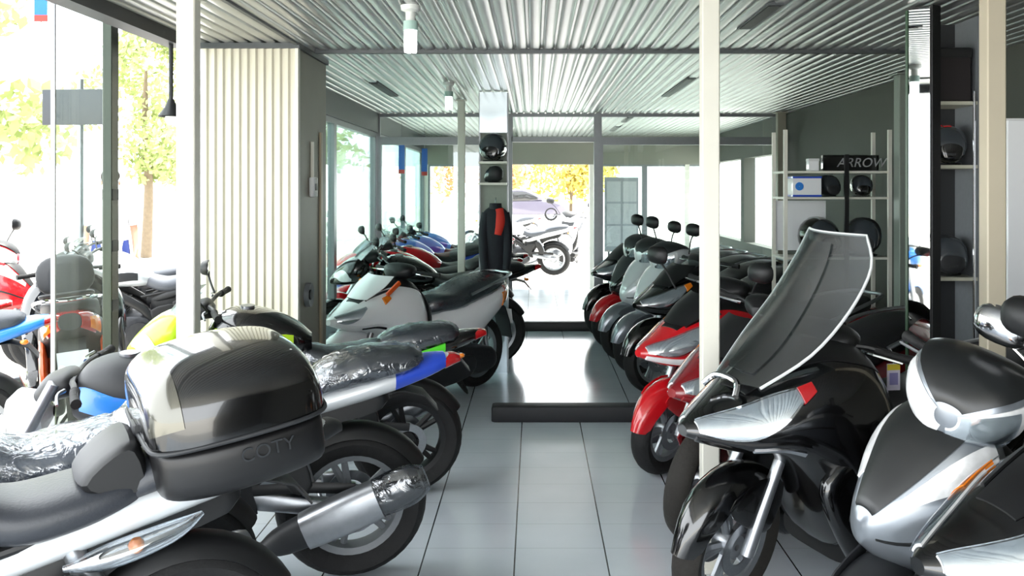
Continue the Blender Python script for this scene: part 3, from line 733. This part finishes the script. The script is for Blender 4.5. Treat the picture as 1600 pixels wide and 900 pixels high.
obj('collar', lathe([(.04, 1.38), (.055, 1.385), (.05, 1.43), (.042, 1.43)], 16, 'Z'), JB, jk)
obj('hanger', tube([(0, .0, 1.40), (0, .0, 1.46), (0, .05, 1.475), (0, .07, 1.46)], .004, 6), STEEL, jk)
put(jk, ccx + .02, ccy - .075)

# helmet rack on the right
RX, RY = 1.83, 7.0
rk = empty('helmet_rack', 'white framed display rack with helmets behind the big black scooter', 'rack')
for xx in (0, .76):
    for yy in (0, .34): obj('upright', bx(xx - .013, xx + .013, yy - .013, yy + .013, 0, 1.98), POSTW, rk)
for z_ in (.45, 1.05, 1.49, 1.68): obj('shelf', bx(-.01, .77, .0, .35, z_ - .016, z_), POSTW, rk)
obj('back_board', bx(0, .40, .345, .352, 1.08, 1.46), WHITE, rk)
obj('centre_upright', bx(.43, .46, -.015, .015, .45, 1.80), BLACKP, rk)
put(rk, RX, RY)
put(helmet('silver and black helmet on the upper rack shelf, left of the dark upright', CHARC, band=HS), RX + .375, RY + .20, -80, z=1.492, s=.64)
put(helmet('black helmet on the upper rack shelf, right of the dark upright'), RX + .60, RY + .14, -95, z=1.492, s=.64)
put(helmet('helmet with silver stripe on the middle rack shelf, left of the dark upright', BLACKG, band=HS), RX + .28, RY + .14, -70, z=1.052, s=1.12)
put(helmet('black helmet on the middle rack shelf, right of the dark upright', CHARC), RX + .61, RY + .14, -110, z=1.052, s=1.12)
put(helmet('dark grey helmet on the lowest rack shelf, right of the dark upright', CHARC), RX + .6, RY + .14, -60, z=.452)
put(helmet('black helmet on the lowest rack shelf, left of the dark upright', BLACKG), RX + .25, RY + .14, -110, z=.452, s=1.1)
sg = empty('brand_sign', 'black sign with slanted silver lettering standing on top of the rack', 'sign')
obj('board', bx(0, .41, 0, .05, 0, .115, .004), BLACKG, sg)
cu = bpy.data.curves.new('sign_lettering', 'FONT'); cu.body = 'ARROW'; cu.size = .095; cu.shear = .25; cu.extrude = .002; cu.space_character = 1.0
to = bpy.data.objects.new('tmp_text', cu); COL.objects.link(to)
bpy.context.view_layer.update()
me = bpy.data.meshes.new_from_object(to.evaluated_get(bpy.context.evaluated_depsgraph_get())); bpy.data.objects.remove(to)
me.materials.clear(); me.materials.append(HS)
lo = bpy.data.objects.new('lettering', me); COL.objects.link(lo); lo.parent = sg; lo.location = (.10, -.003, .028); lo.rotation_euler = (PI / 2, 0, 0)
put(sg, RX + .28, RY + .02, z=1.682)
cb = empty('carton', 'white carton with a blue disc and blue edges on the upper rack shelf', 'box')
obj('box', bx(0, .22, 0, .2, 0, .155, .003), WHITE, cb)
for z_ in (.008, .150): obj('edge_band', bx(-.002, .222, -.003, .203, z_ - .008, z_ + .006), BLUE, cb)
obj('disc_print', disc(.032, .004, 20, 'Y', (.05, -.002, .08)), SKYB, cb)
put(cb, RX + .06, RY + .02, z=1.492, s=.95)
wc = empty('carton', 'small plain white carton beside the sign on top of the rack', 'box')
obj('box', bx(0, .075, 0, .07, 0, .085, .003), WHITE, wc); obj('lid', bx(-.002, .077, -.002, .072, .07, .09, .002), PLATE, wc)
put(wc, RX + .18, RY + .03, z=1.682)
# narrow shelf by the mirror post
sh_ = empty('display_shelf', 'narrow dark shelf unit with three boards between mirror strip and beige post', 'shelf')
for z_ in (.55, 1.14, 1.66, 1.955): obj('board', bx(0, .19, 0, .24, z_ - .016, z_), M('board_pale', '#b5b4a4', .5), sh_)
obj('back_panel', bx(-.01, .2, .24, .255, .2, CEIL - .02), M('panel_dark', '#26282a', .6), sh_)
obj('side_upright', bx(.19, .2, 0, .24, 0, CEIL - .02), GREYP, sh_); obj('rod', tube([(.17, -.01, .2), (.17, -.01, 2.0)], .007, 8), CHROME, sh_)
put(sh_, 1.86, 4.44)
put(helmet('black helmet with red stripe on the middle board of the narrow right shelf', BLACKG, band=RED), 1.953, 4.56, -100, z=1.662, s=.74)
put(helmet('dark helmet on the lower board of the narrow right shelf', CHARC), 1.953, 4.56, -95, z=1.142, s=.74)
bb = empty('storage_box', 'dark storage box on the highest board of the narrow right shelf', 'box')
obj('box', bx(0, .165, 0, .19, 0, .24, .01), M('dark_card', '#1b1517', .7), bb); obj('lid', bx(-.004, .169, -.004, .194, .20, .25, .008), BLACKP, bb)
put(bb, 1.868, 4.46, z=1.957)
cab = empty('wall_cabinet', 'tall white cabinet at the far right edge behind the beige post', 'cabinet')
obj('body', bx(0, .55, 0, .4, .55, 1.87), PLATE, cab); obj('door', bx(.01, .54, -.018, 0, .56, 1.86, .004), WHITE, cab); obj('plinth', bx(.02, .53, .02, .4, 0, .55), CHARC, cab)
put(cab, 2.13, 4.36)

# back room: notice board, banners
nb = empty('notice_board', 'grey notice board with pinned sheets behind the partition glass', 'notice board')
obj('panel', bx(0, .50, 0, .03, .62, 1.72), M('board_grey', '#a6aaae', .7), nb)
for i in range(3):
    for j in range(2):
        sh2 = obj('sheet', bx(.03 + j * .235, .235 + j * .235, -.006, 0, .70 + i * .33, 1.0 + i * .33), M('paper_grey', '#c6c8ca', .8, noise=.12, scale=60), nb)
for s in (.06, .44): obj('foot', bx(s - .015, s + .015, 0, .03, 0, .62), FRAMEM, nb)
put(nb, 1.04, 14.2)
def banner(label, x, y, z0, z1, w=.075):
    o = empty('hanging_banner', label, 'banner', 'narrow blue banners')
    A = [[(u * w / 2 * 2, .01 * math.sin(v * 5), z1 - (z1 - z0) * v) for u in (-.5, 0, .5)] for v in (0, .2, .4, .6, .8, 1)]
    obj('cloth', thick(A, .004), M('banner_blue', '#1f5fb4', .8, noise=.15, scale=8), o)
    obj('tip', bx(-w / 2, w / 2, -.012, .0, z0 - .05, z0), M('banner_red', '#b4322c', .8), o)
    obj('cord', tube([(0, 0, z1), (0, 0, CEIL if y < 15 else z1 + .1)], .003, 6), STEEL, o)
    return put(o, x, y)
banner('blue banner with red tip beyond the partition, left one of the pair', -1.66, 12.0, 1.79, 2.11)
banner('blue banner with red tip beyond the partition, right one of the pair', -1.42, 12.4, 1.77, 2.07)

# ------------------------------------------------------------------ motorcycles on the left, tails to the aisle
def top_case(root, x=-.10, z=.835):
    base = [(.225, .885, .14, .05, .06), (.205, .885, .215, .05, .10), (.10, .885, .255, .05, .115), (-.08, .885, .265, .05, .115), (-.24, .885, .245, .05, .105), (-.275, .885, .20, .05, .08), (-.29, .885, .13, .05, .05)]
    dz = z - .815; mv = lambda st: [(a * .84 + x, b + dz, c, d, e) for a, b, c, d, e in st]
    dz = z - .815
    c = obj('top_case', loft(mv(base), 4.2, seg=36), M('case_black', '#08080a', .42, noise=.1, scale=90), root)
    lid = [(.235, .937, .15, .06, .004), (.222, .937, .225, .130, .004), (.15, .937, .265, .176, .004), (.02, .937, .277, .19, .004), (-.13, .937, .272, .187, .004), (-.24, .937, .25, .162, .004), (-.285, .937, .21, .105, .004), (-.30, .937, .13, .04, .004)]
    l = obj('lid', loft(mv(lid), 3.2, seg=44, k=6), BLACKG, c)
    obj('reflection_band', lpatch(mv(lid), (.7, 2.1), [8, 8], [172, 172], 3.2, .006, .012, nu=10, na=40), M('lid_reflection', '#55544c', .22, .6, coat=.8), c)  # grey-beige band paints the window's reflection onto the glossy lid
    seam = [(a * .84 + x, w * s, .935 + dz) for s in (1,) for a, w in ((.236, .155), (.215, .24), (.10, .272), (-.1, .277), (-.25, .25), (-.30, .15))]
    full = seam + [(a, -b, q) for a, b, q in reversed(seam)] + [seam[0]]
    obj('seam_trim', tube(full, .006, 8, k=4), CHARC, c)
    obj('latch', box((x + .20, 0, .93 + dz), (.02, .07, .06), .006), CHARC, c)
    cu = bpy.data.curves.new('emboss', 'FONT'); cu.body = 'COTY'; cu.size = .05; cu.extrude = .002
    to = bpy.data.objects.new('tmp_text', cu); COL.objects.link(to); bpy.context.view_layer.update()
    me = bpy.data.meshes.new_from_object(to.evaluated_get(bpy.context.evaluated_depsgraph_get())); bpy.data.objects.remove(to)
    me.materials.clear(); me.materials.append(BLACKG)
    e = bpy.data.objects.new('embossed_letters', me); COL.objects.link(e); e.parent = c
    e.location = (x + .0, .268, .868 + dz); e.rotation_euler = (PI / 2, 0, PI)
    obj('rack_plate', box((x - .02, 0, .765 + dz), (.30, .20, .02), .006), BLACKP, c)
    pv_ = Vector((x, 0, .80)); mt = Matrix.Translation(pv_) @ Matrix.Rotation(math.radians(9), 4, 'Y') @ Matrix.Translation(-pv_)
    c.location = mt.translation; c.rotation_euler = mt.to_euler()
def M_(o, x, y, th, lean=-6, z=0, s=1): return put(o, x, y, 180 + th, lean, z, s)

GRP = 'motorcycles in the left row'
m0 = motorcycle('motorcycle', 'silver motorcycle carrying the big black top case, nearest at left', SILVER, seatm=M('seat_vinyl_slate', '#282b31', .42, noise=.12, scale=120, bump=.1), tailm=SILVER, lamp=CHARC, bar=.27, group=GRP, signals=False, mirrors=False)
top_case(m0)
for s in (-1, 1):
    pod = obj('indicator_pod', tube([(.30, s * .135, .645), (.20, s * .155, .665), (.06, s * .155, .70), (-.02, s * .14, .73)], [.008, .04, .036, .008], 14, h=[.008, .03, .026, .006]), LENS, m0)
    obj('indicator_bulb', ball((.14, s * .158, .682), (.02, .02, .02), 12), AMBER, pod)
obj('grab_handle', pillow([(.10, .80), (.13, .92), (.19, .91), (.27, .83), (.20, .79)], .12), BLACKP, m0)
M_(m0, -.955, 2.60, 30, -3)
m1 = motorcycle('motorcycle', 'white and blue motorcycle with film wrapped seat, half hidden behind the black top case', WHITE, accent=BLUE, tank=BLUE, seatm=VINYLL, wrap=True, group=GRP, twotone=RED, bar=.26, mirrors=False)
M_(m1, -1.20, 3.10, 33)
m2 = motorcycle('motorcycle', 'motorcycle with film wrapped muffler and heat shield, first full rear wheel at left', WHITE, accent=SKYB, tank=CHARC, tailm=SILVER, seatm=VINYL, wrap=True, cowl=False, tz=-.05, barz=-.14, signals=False, shield=True, exh=1, rim=GREYP, group=GRP, tip=BLUE, mirrors=False)
M_(m2, -.74, 3.88, 15)
m3 = motorcycle('motorcycle', 'black and lime green motorcycle with its nose by the glass leaf', GREEN, accent=LIME, tank=BLACKG, tailm=BLACKG, seatm=VINYL, wrap=True, group=GRP, twotone=GREEN, tz=.06, barz=.06, rw=.16, R=.305)
M_(m3, -.66, 4.92, 14, s=.94)
m5 = motorcycle('motorcycle', 'black motorcycle whose rear wheel shows just right of the narrow column', BLACKG, tank=BLACKG, tailm=BLACKG, seatm=VINYLB, rim=ALU, group=GRP, mirrors=False)
M_(m5, -.38, 8.48, 14)
m7 = motorcycle('motorcycle', 'dark motorcycle with red tank behind the white scooter at left', RED, tank=RED, tailm=BLACKG, seatm=VINYLB, group=GRP)
M_(m7, -.55, 9.16, 20)
m8 = dup(m7, 'dark motorcycle with red tank nearest the far partition at left', GRP); M_(m8, -.5, 9.85, 20)
wsc = scooter('scooter', 'white scooter with orange flash and film wrapped seat facing the left windows', WHITE, 'sport', dark=CHARC, fs=WHITE, lamp=2.3, seatm=VINYL, fender=WHITE, upper=WHITE, sidem=WHITE, chin=WHITE, R=.29, mirrors=False, wrap=True)
obj('accent_flash', box((-.20, .20, .90), (.14, .02, .03), .004, Matrix.Rotation(.6, 3, 'Y')), ORANGE, wsc)
put(wsc, -1.27, 6.52, 180 + 52, -3, 0, .98)

# ------------------------------------------------------------------ scooters on the right, noses to the aisle
YAW = math.degrees(math.atan2(-.52, -.85))
HD = lambda a, b: math.degrees(math.atan2(b, a))
SG = 'scooters in the right row'
r0 = scooter('scooter', 'big black scooter with tall tinted windscreen in the right foreground', BLACKG, 'maxi', rim=ALU, R=.27, screen=True, mirrors=False, tyre=RUBBERW, fender=BLACKG, steer=20, group=SG)
put(r0, .69, 3.50, HD(-.915, -.40), -3)
r1 = scooter('scooter', 'silver scooter with round mirrors and headlight on the handlebar at right', SILVERD, 'city', fender=CHARC, upper=SILVERD, dark=M('hood_dark', '#17191a', .32), mirrormat=CHROME, msides=(1,), mirror_at=(-.30, .02, 1.20), bar=.27, steer=24, group=SG)
put(r1, .93, 2.85, HD(-.92, -.39), -10)
r2 = scooter('scooter', 'black scooter with slanted headlight in its shield at lower right corner', BLACKG, 'sport', fender=BLACKG, chin=BLACKG, amber=True, fly=False, msides=(-1,), mirror_at=(-.26, .20, 1.20), bar=.27, steer=15, group=SG)
put(r2, 1.06, 2.35, HD(-.96, -.28), -6)
r3 = scooter('scooter', 'dark red scooter mostly hidden behind the big black scooter', DRED, 'sport', R=.27, fender=DRED, fa=(62, 165), chin=DRED, tyre=RUBBERW, mirrors=False, steer=18, group=SG)
put(r3, .73, 4.24, HD(-.82, -.57), -3)
r4 = scooter('scooter', 'bright red scooter with white chin panel beside the white post', RED, 'sport', R=.25, fender=RED, chin=WHITE, mirrors=True, steer=15, group=SG)
put(r4, .70, 5.22, YAW, -3)
r5 = scooter('scooter', 'black scooter just beyond the low black sill in the right row', BLACKG, 'sport', R=.27, fender=BLACKG, chin=CHARC, mirrors=False, group=SG)
put(r5, .90, 7.3, YAW, -3)
r6 = scooter('scooter', 'silver scooter in the far right row, the nearer of the silver pair', SILVER, 'city', R=.25, fender=SILVERD, dark=CHARC, panel=SILVER, mirror_at=(-.30, .27, 1.24), group=SG)
put(r6, .86, 8.05, YAW, -5)
r7 = dup(r6, 'silver scooter in the far right row, the farther of the silver pair', SG); put(r7, .80, 8.7, YAW, -5)
r8 = scooter('scooter', 'black scooter with red fender in the far right row beyond the silver pair', BLACKG, 'city', R=.25, fender=RED, dark=CHARC, upper=BLACKG, mirrors=False, group=SG)
put(r8, .76, 9.35, YAW, -5)
r9 = dup(r5, 'black scooter nearest the doorway post in the right row', SG); put(r9, .74, 10.0, YAW, -4)
# price tag hung on the lever of the big black scooter
pt = empty('price_tag', 'white price tag with yellow top hanging from the big black scooter lever', 'tag')
obj('card', box((0, 0, -.055), (.052, .003, .10)), M('card_white', '#d8d2e4', .6, noise=.1, scale=80), pt); obj('header', box((0, -.0022, -.018), (.052, .001, .022)), M('card_yellow', '#d8c23a', .6), pt)
obj('print', box((0, -.0022, -.062), (.034, .001, .045)), M('card_violet', '#8c86b8', .6), pt); obj('string', tube([(0, 0, -.005), (0, .003, .03), (-.01, .006, .05)], .0015, 6), PLATE, pt)
put(pt, *P(1396, 566, 3.6)[:2], 10, 0, P(1396, 566, 3.6)[2])

# ------------------------------------------------------------------ the back room and the street
BG = 'motorcycles beyond the partition'
b1 = motorcycle('motorcycle', 'blue motorcycle beyond the partition glass, nearest the left windows', BLUE, tank=SKYB, seatm=VINYLB, rim=ALU, group=BG)
M_(b1, -.75, 11.3, 25)
b2 = dup(b1, 'blue motorcycle beyond the partition glass, second from it', BG); M_(b2, -.7, 12.1, 25)
b3 = dup(b1, 'blue motorcycle beyond the partition glass, farthest from it', BG); M_(b3, -.7, 13.0, 25)
SGP = 'vehicles parked on the street'
s1 = motorcycle('motorcycle', 'pale motorcycle parked on the bright pavement beyond the far doorway', WHITE, tank=WHITE, seatm=VINYL, rim=ALU, group=SGP)
put(s1, .35, 17.2, 175, -6)
s2 = dup(s1, 'pale motorcycle farther out on the pavement beyond the far doorway', SGP); put(s2, -.2, 22.5, 160, -6)
s3 = scooter('scooter', 'white scooter on the pavement at the right side of the far doorway', WHITE, 'city', group=SGP); put(s3, .55, 19.0, 260, -6)
s4 = motorcycle('motorcycle', 'blue grey motorcycle parked outside at the left picture edge', SKYB, tank=SILVER, accent=SKYB, seatm=VINYL, rim=ALU, group=SGP)
put(s4, -2.95, 5.0, 205, -6)
s5 = dup(s4, 'blue grey motorcycle outside, second from the left picture edge', SGP); put(s5, -3.55, 5.65, 205, -6)
s6 = motorcycle('motorcycle', 'dark motorcycle parked outside between the glass leaf and the white post', CHARC, tank=SILVER, seatm=VINYL, group=SGP)
put(s6, -2.75, 8.3, 190, -6)
s7 = dup(s6, 'dark motorcycle parked outside farther up the street', SGP); put(s7, -3.2, 9.2, 190, -6)
so = scooter('scooter', 'black scooter with orange sides and backrest seen from behind at left', BLACKG, 'maxi', seatm=VINYLB, sidem=CHARC, rack=True, group=SGP, dark=BLACKP, mirrors=False)
for s in (-1, 1): obj('side_panel', pillow([(-.9, .60), (-1.3, .66), (-1.62, .50), (-1.60, .30), (-1.2, .42), (-.9, .45)], .02, s * .17), ORANGE, so)
put(so, -3.36, 7.15, 115, -5)
sr = scooter('scooter', 'red scooter parked across the street at the left picture edge', RED, 'city', group=SGP); put(sr, -4.42, 8.4, 10, -6)

# road sign
rs = empty('road_sign', 'dark rectangular sign on a pole out on the street at left', 'sign')
obj('pole', tube([(0, 0, -.06), (0, 0, 2.6)], .03, 10), STEEL, rs); obj('sign_plate', box((0, -.04, 2.33), (.72, .02, .34), .006), M('sign_slate', '#23282f', .5), rs)
put(rs, -4.35, 9.2, -6)

# car far behind the doorway
car = empty('car', 'dark car parked across the sunny yard beyond the far doorway', 'car')
CP = M('car_paint', '#54505f', .3, .3, coat=1.)
bdy = obj('body', pillow([(-2.0, .45), (-2.05, .75), (-1.5, .88), (.9, .92), (1.8, .82), (2.1, .62), (2.05, .35), (1.5, .28), (-1.5, .28)], .82, ins=.06), CP, car)
obj('cabin', pillow([(-1.45, .85), (-.95, 1.30), (-.3, 1.42), (.35, 1.36), (1.05, .90)], .70, ins=.08), CP, car)
for s in (-1, 1):
    obj('side_window', pillow([(-1.15, .93), (-.80, 1.24), (-.25, 1.33), (.28, 1.28), (.75, .95)], .01, s * .705, ins=.03), BLACKG, car)
for xx in (-1.3, 1.35):
    for s in (-1, 1): wheel(car, 'wheel', (xx, s * .74, .31), .31, .19, .21, 5, ALU, RUBBER, 0)
put(car, -.6, 44, 0, z=.1)

# trees
def tree(label, x, y, h, r, n=2600, tint='#98a468', kind='tree', lo=.35):
    o = empty('street_tree' if kind == 'tree' else 'bush', label, kind, 'trees along the street')
    obj('trunk', tube([(0, 0, -.06), (.05, .02, h * .3), (-.04, .05, h * .6), (0, 0, h * .8)], [.13, .10, .08, .03], 10), M('bark', '#6a5d4c', .9, noise=.3, scale=12, bump=.5), o)
    g = G(); rnd = random.Random(int(abs(x * 37 + y * 11) * 10))
    cl = [(rnd.uniform(-r, r) * .7, rnd.uniform(-r, r) * .7, h * (lo + (1 - lo) * rnd.random()), r * rnd.uniform(.3, .55)) for _ in range(16)]
    for _ in range(n):
        c = rnd.choice(cl); d = Vector((rnd.gauss(0, 1), rnd.gauss(0, 1), rnd.gauss(0, 1))).normalized() * c[3] * rnd.random() ** .4
        p = Vector(c[:3]) + d; a = Vector((rnd.gauss(0, 1), rnd.gauss(0, 1), rnd.gauss(0, 1))).normalized(); b = a.orthogonal().normalized(); s = rnd.uniform(.07, .14) * (r / 1.5)
        g.add([p - a * s, p + b * s * .5, p + a * s, p - b * s * .5], [(0, 1, 2, 3)])
    tag(obj('foliage', g, M('leaf_' + tint, tint, .7, noise=.3, scale=2), o, 0, fix=False), kind='stuff')
    return put(o, x, y)
tree('leafy street tree at the left picture edge', -8.95, 13.5, 6.5, 1.8, 4200)
tree('leafy street tree seen between the glass leaf and the white post', -9.1, 22.5, 5.4, 1.35, 3600)
tree('pale tree farther along the street seen through the left windows', -7.5, 30, 6, 2.2, 2000)
tree('yellow green tree in the yard beyond the far doorway', 2.5, 66, 5.5, 3.4, 2400, '#b8a850')
tree('orange leaved tree in the yard beyond the far doorway', -3.4, 62, 5.0, 3.0, 2400, '#c08a50')

# person on the pavement
def person(label, x, y, yaw):
    o = empty('person', label, 'person')
    J = {'pel': (0, 0, .93), 'wai': (0, 0, 1.05), 'che': (0.01, 0, 1.28), 'nk': (0, 0, 1.47), 'hd0': (.015, 0, 1.53), 'hd1': (.02, 0, 1.62), 'hd2': (.01, 0, 1.70)}
    R_ = {'pel': .13, 'wai': .12, 'che': .135, 'nk': .055, 'hd0': .07, 'hd1': .088, 'hd2': .06}
    E = [('pel', 'wai'), ('wai', 'che'), ('che', 'nk'), ('nk', 'hd0'), ('hd0', 'hd1'), ('hd1', 'hd2')]
    for s, t in ((1, 'l'), (-1, 'r')):
        for k, p, r in (('hip', (0, s * .09, .88), .09), ('kne', (.04, s * .10, .49), .058), ('ank', (-.02 + .03 * s, s * .10, .08), .04), ('toe', (.14 + .03 * s, s * .115, .035), .035),
                        ('sho', (0, s * .175, 1.40), .055), ('elb', (-.03, s * .235, 1.13), .042), ('wri', (.06, s * .24, .90), .028), ('plm', (.085, s * .24, .83), .03)):
            J[k + t] = p; R_[k + t] = r
        E += [('pel', 'hip' + t), ('hip' + t, 'kne' + t), ('kne' + t, 'ank' + t), ('ank' + t, 'toe' + t), ('che', 'sho' + t), ('sho' + t, 'elb' + t), ('elb' + t, 'wri' + t), ('wri' + t, 'plm' + t)]
        for q, (dy, ln) in enumerate(((-.024, .06), (-.008, .075), (.008, .07), (.022, .055))):
            a, b = 'f%d%s' % (q, t), 'g%d%s' % (q, t)
            J[a] = (.10 + .002 * q, s * .235 + dy, .83 - ln * .6); J[b] = (.112, s * .232 + dy, .83 - ln * 1.15); R_[a] = .0095; R_[b] = .008
            E += [('plm' + t, a), (a, b)]
        J['th' + t] = (.125, s * .222, .85); J['ti' + t] = (.145, s * .22, .815); R_['th' + t] = .011; R_['ti' + t] = .009
        E += [('wri' + t, 'th' + t), ('th' + t, 'ti' + t)]
    ks = list(J); me = bpy.data.meshes.new('body'); me.from_pydata([J[k] for k in ks], [(ks.index(a), ks.index(b)) for a, b in E], [])
    ob = bpy.data.objects.new('body', me); COL.objects.link(ob); ob.parent = o
    md = ob.modifiers.new('skin', 'SKIN')
    for k, vv in zip(ks, me.skin_vertices[0].data): vv.radius = (R_[k], R_[k]); vv.use_root = (k == 'pel')
    ob.modifiers.new('sub', 'SUBSURF').render_levels = 2
    me.materials.append(M('skin', '#c99a80', .6, noise=.06, scale=20))
    fc = G(); fc += ball((.108, 0, 1.605), (.018, .012, .022), 10)
    for s in (-1, 1): fc += ball((.0, s * .088, 1.61), (.02, .01, .03), 10)
    obj('face', fc, MATS['skin'], o)
    for s in (-1, 1): obj('eye', ball((.093, s * .032, 1.635), .011, 8), BLACKG, o)
    obj('mouth', ball((.098, 0, 1.562), (.006, .022, .005), 8), M('lip', '#8d4a44', .6), o)
    obj('hair', loft([(-.105, 1.64, .03, .03, .06), (-.08, 1.66, .075, .06, .10), (.0, 1.68, .095, .075, .04), (.06, 1.70, .075, .05, .01), (.085, 1.70, .04, .02, .005)], 2.2), M('hair_dark', '#1c1714', .7), o)
    obj('shirt', loft([(0, 0, .13, .105, .105)] and [(.90, 0, .17, .135, .135), (1.05, 0, .155, .135, .135), (1.25, 0, .175, .145, .145), (1.38, 0, .19, .11, .11), (1.46, 0, .085, .075, .075)], 2.4).xf(Matrix(((0, 0, 1, 0), (0, 1, 0, 0), (1, 0, 0, 0), (0, 0, 0, 1)))), M('shirt_white', '#e6e6ea', .8), o)
    for s in (-1, 1):
        obj('sleeve', tube([(0, s * .15, 1.41), (-.015, s * .205, 1.30), (-.028, s * .235, 1.17)], [.07, .065, .06], 12), M('shirt_white', '#e6e6ea', .8), o)
        obj('shorts', tube([(0, s * .06, .99), (.01, s * .09, .80), (.03, s * .10, .56)], [.12, .11, .095], 14), M('shorts_blue', '#33458c', .85), o)
    return put(o, x, y, yaw)
person('person in white shirt and blue shorts standing on the pavement', -4.46, 10.1, -60)
# blue banner outside, top left
bo = banner('blue banner hanging outside at the upper left corner', -3.75, 7.3, 2.87, 3.4, .10)
bo.name = 'street_banner'; del bo['group']
obj('arm', tube([(1.78, 0, 3.5), (-.06, 0, 3.5)], .014, 8), STEEL, bo)
struct('wall_left', bx(-2.0, -1.88, -.6, 15.7, CEIL + .02, 4.2), WALLG, 0)

# ------------------------------------------------------------------ light, camera
w = bpy.data.worlds.new('World'); scene.world = w; w.use_nodes = True
bg = w.node_tree.nodes['Background']; bg.inputs[0].default_value = (.93, .97, 1, 1); bg.inputs[1].default_value = 3.6
sun = bpy.data.lights.new('sun', 'SUN'); sun.energy = 6; sun.angle = .01; sun.color = (1, .95, .86)
so_ = bpy.data.objects.new('sun', sun); COL.objects.link(so_); so_.rotation_euler = (math.radians(-19), math.radians(17), 0)
cam = bpy.data.cameras.new('camera'); cam.sensor_width = 36; cam.lens = F / 1600 * 36
cam.shift_x = -35 / 1600; cam.shift_y = -155 / 1600; cam.clip_start = .05; cam.clip_end = 300
co = bpy.data.objects.new('camera', cam); COL.objects.link(co); co.location = (0, 0, EYE); co.rotation_euler = (PI / 2, 0, 0)
scene.camera = co
scene.cycles.use_denoising = True; scene.cycles.max_bounces = 10; scene.cycles.transparent_max_bounces = 24; scene.cycles.sample_clamp_indirect = 6
vs = scene.view_settings; vs.view_transform = 'Standard'; vs.look = 'None'; vs.gamma = 1; vs.use_curve_mapping = False; vs.exposure = 1.0
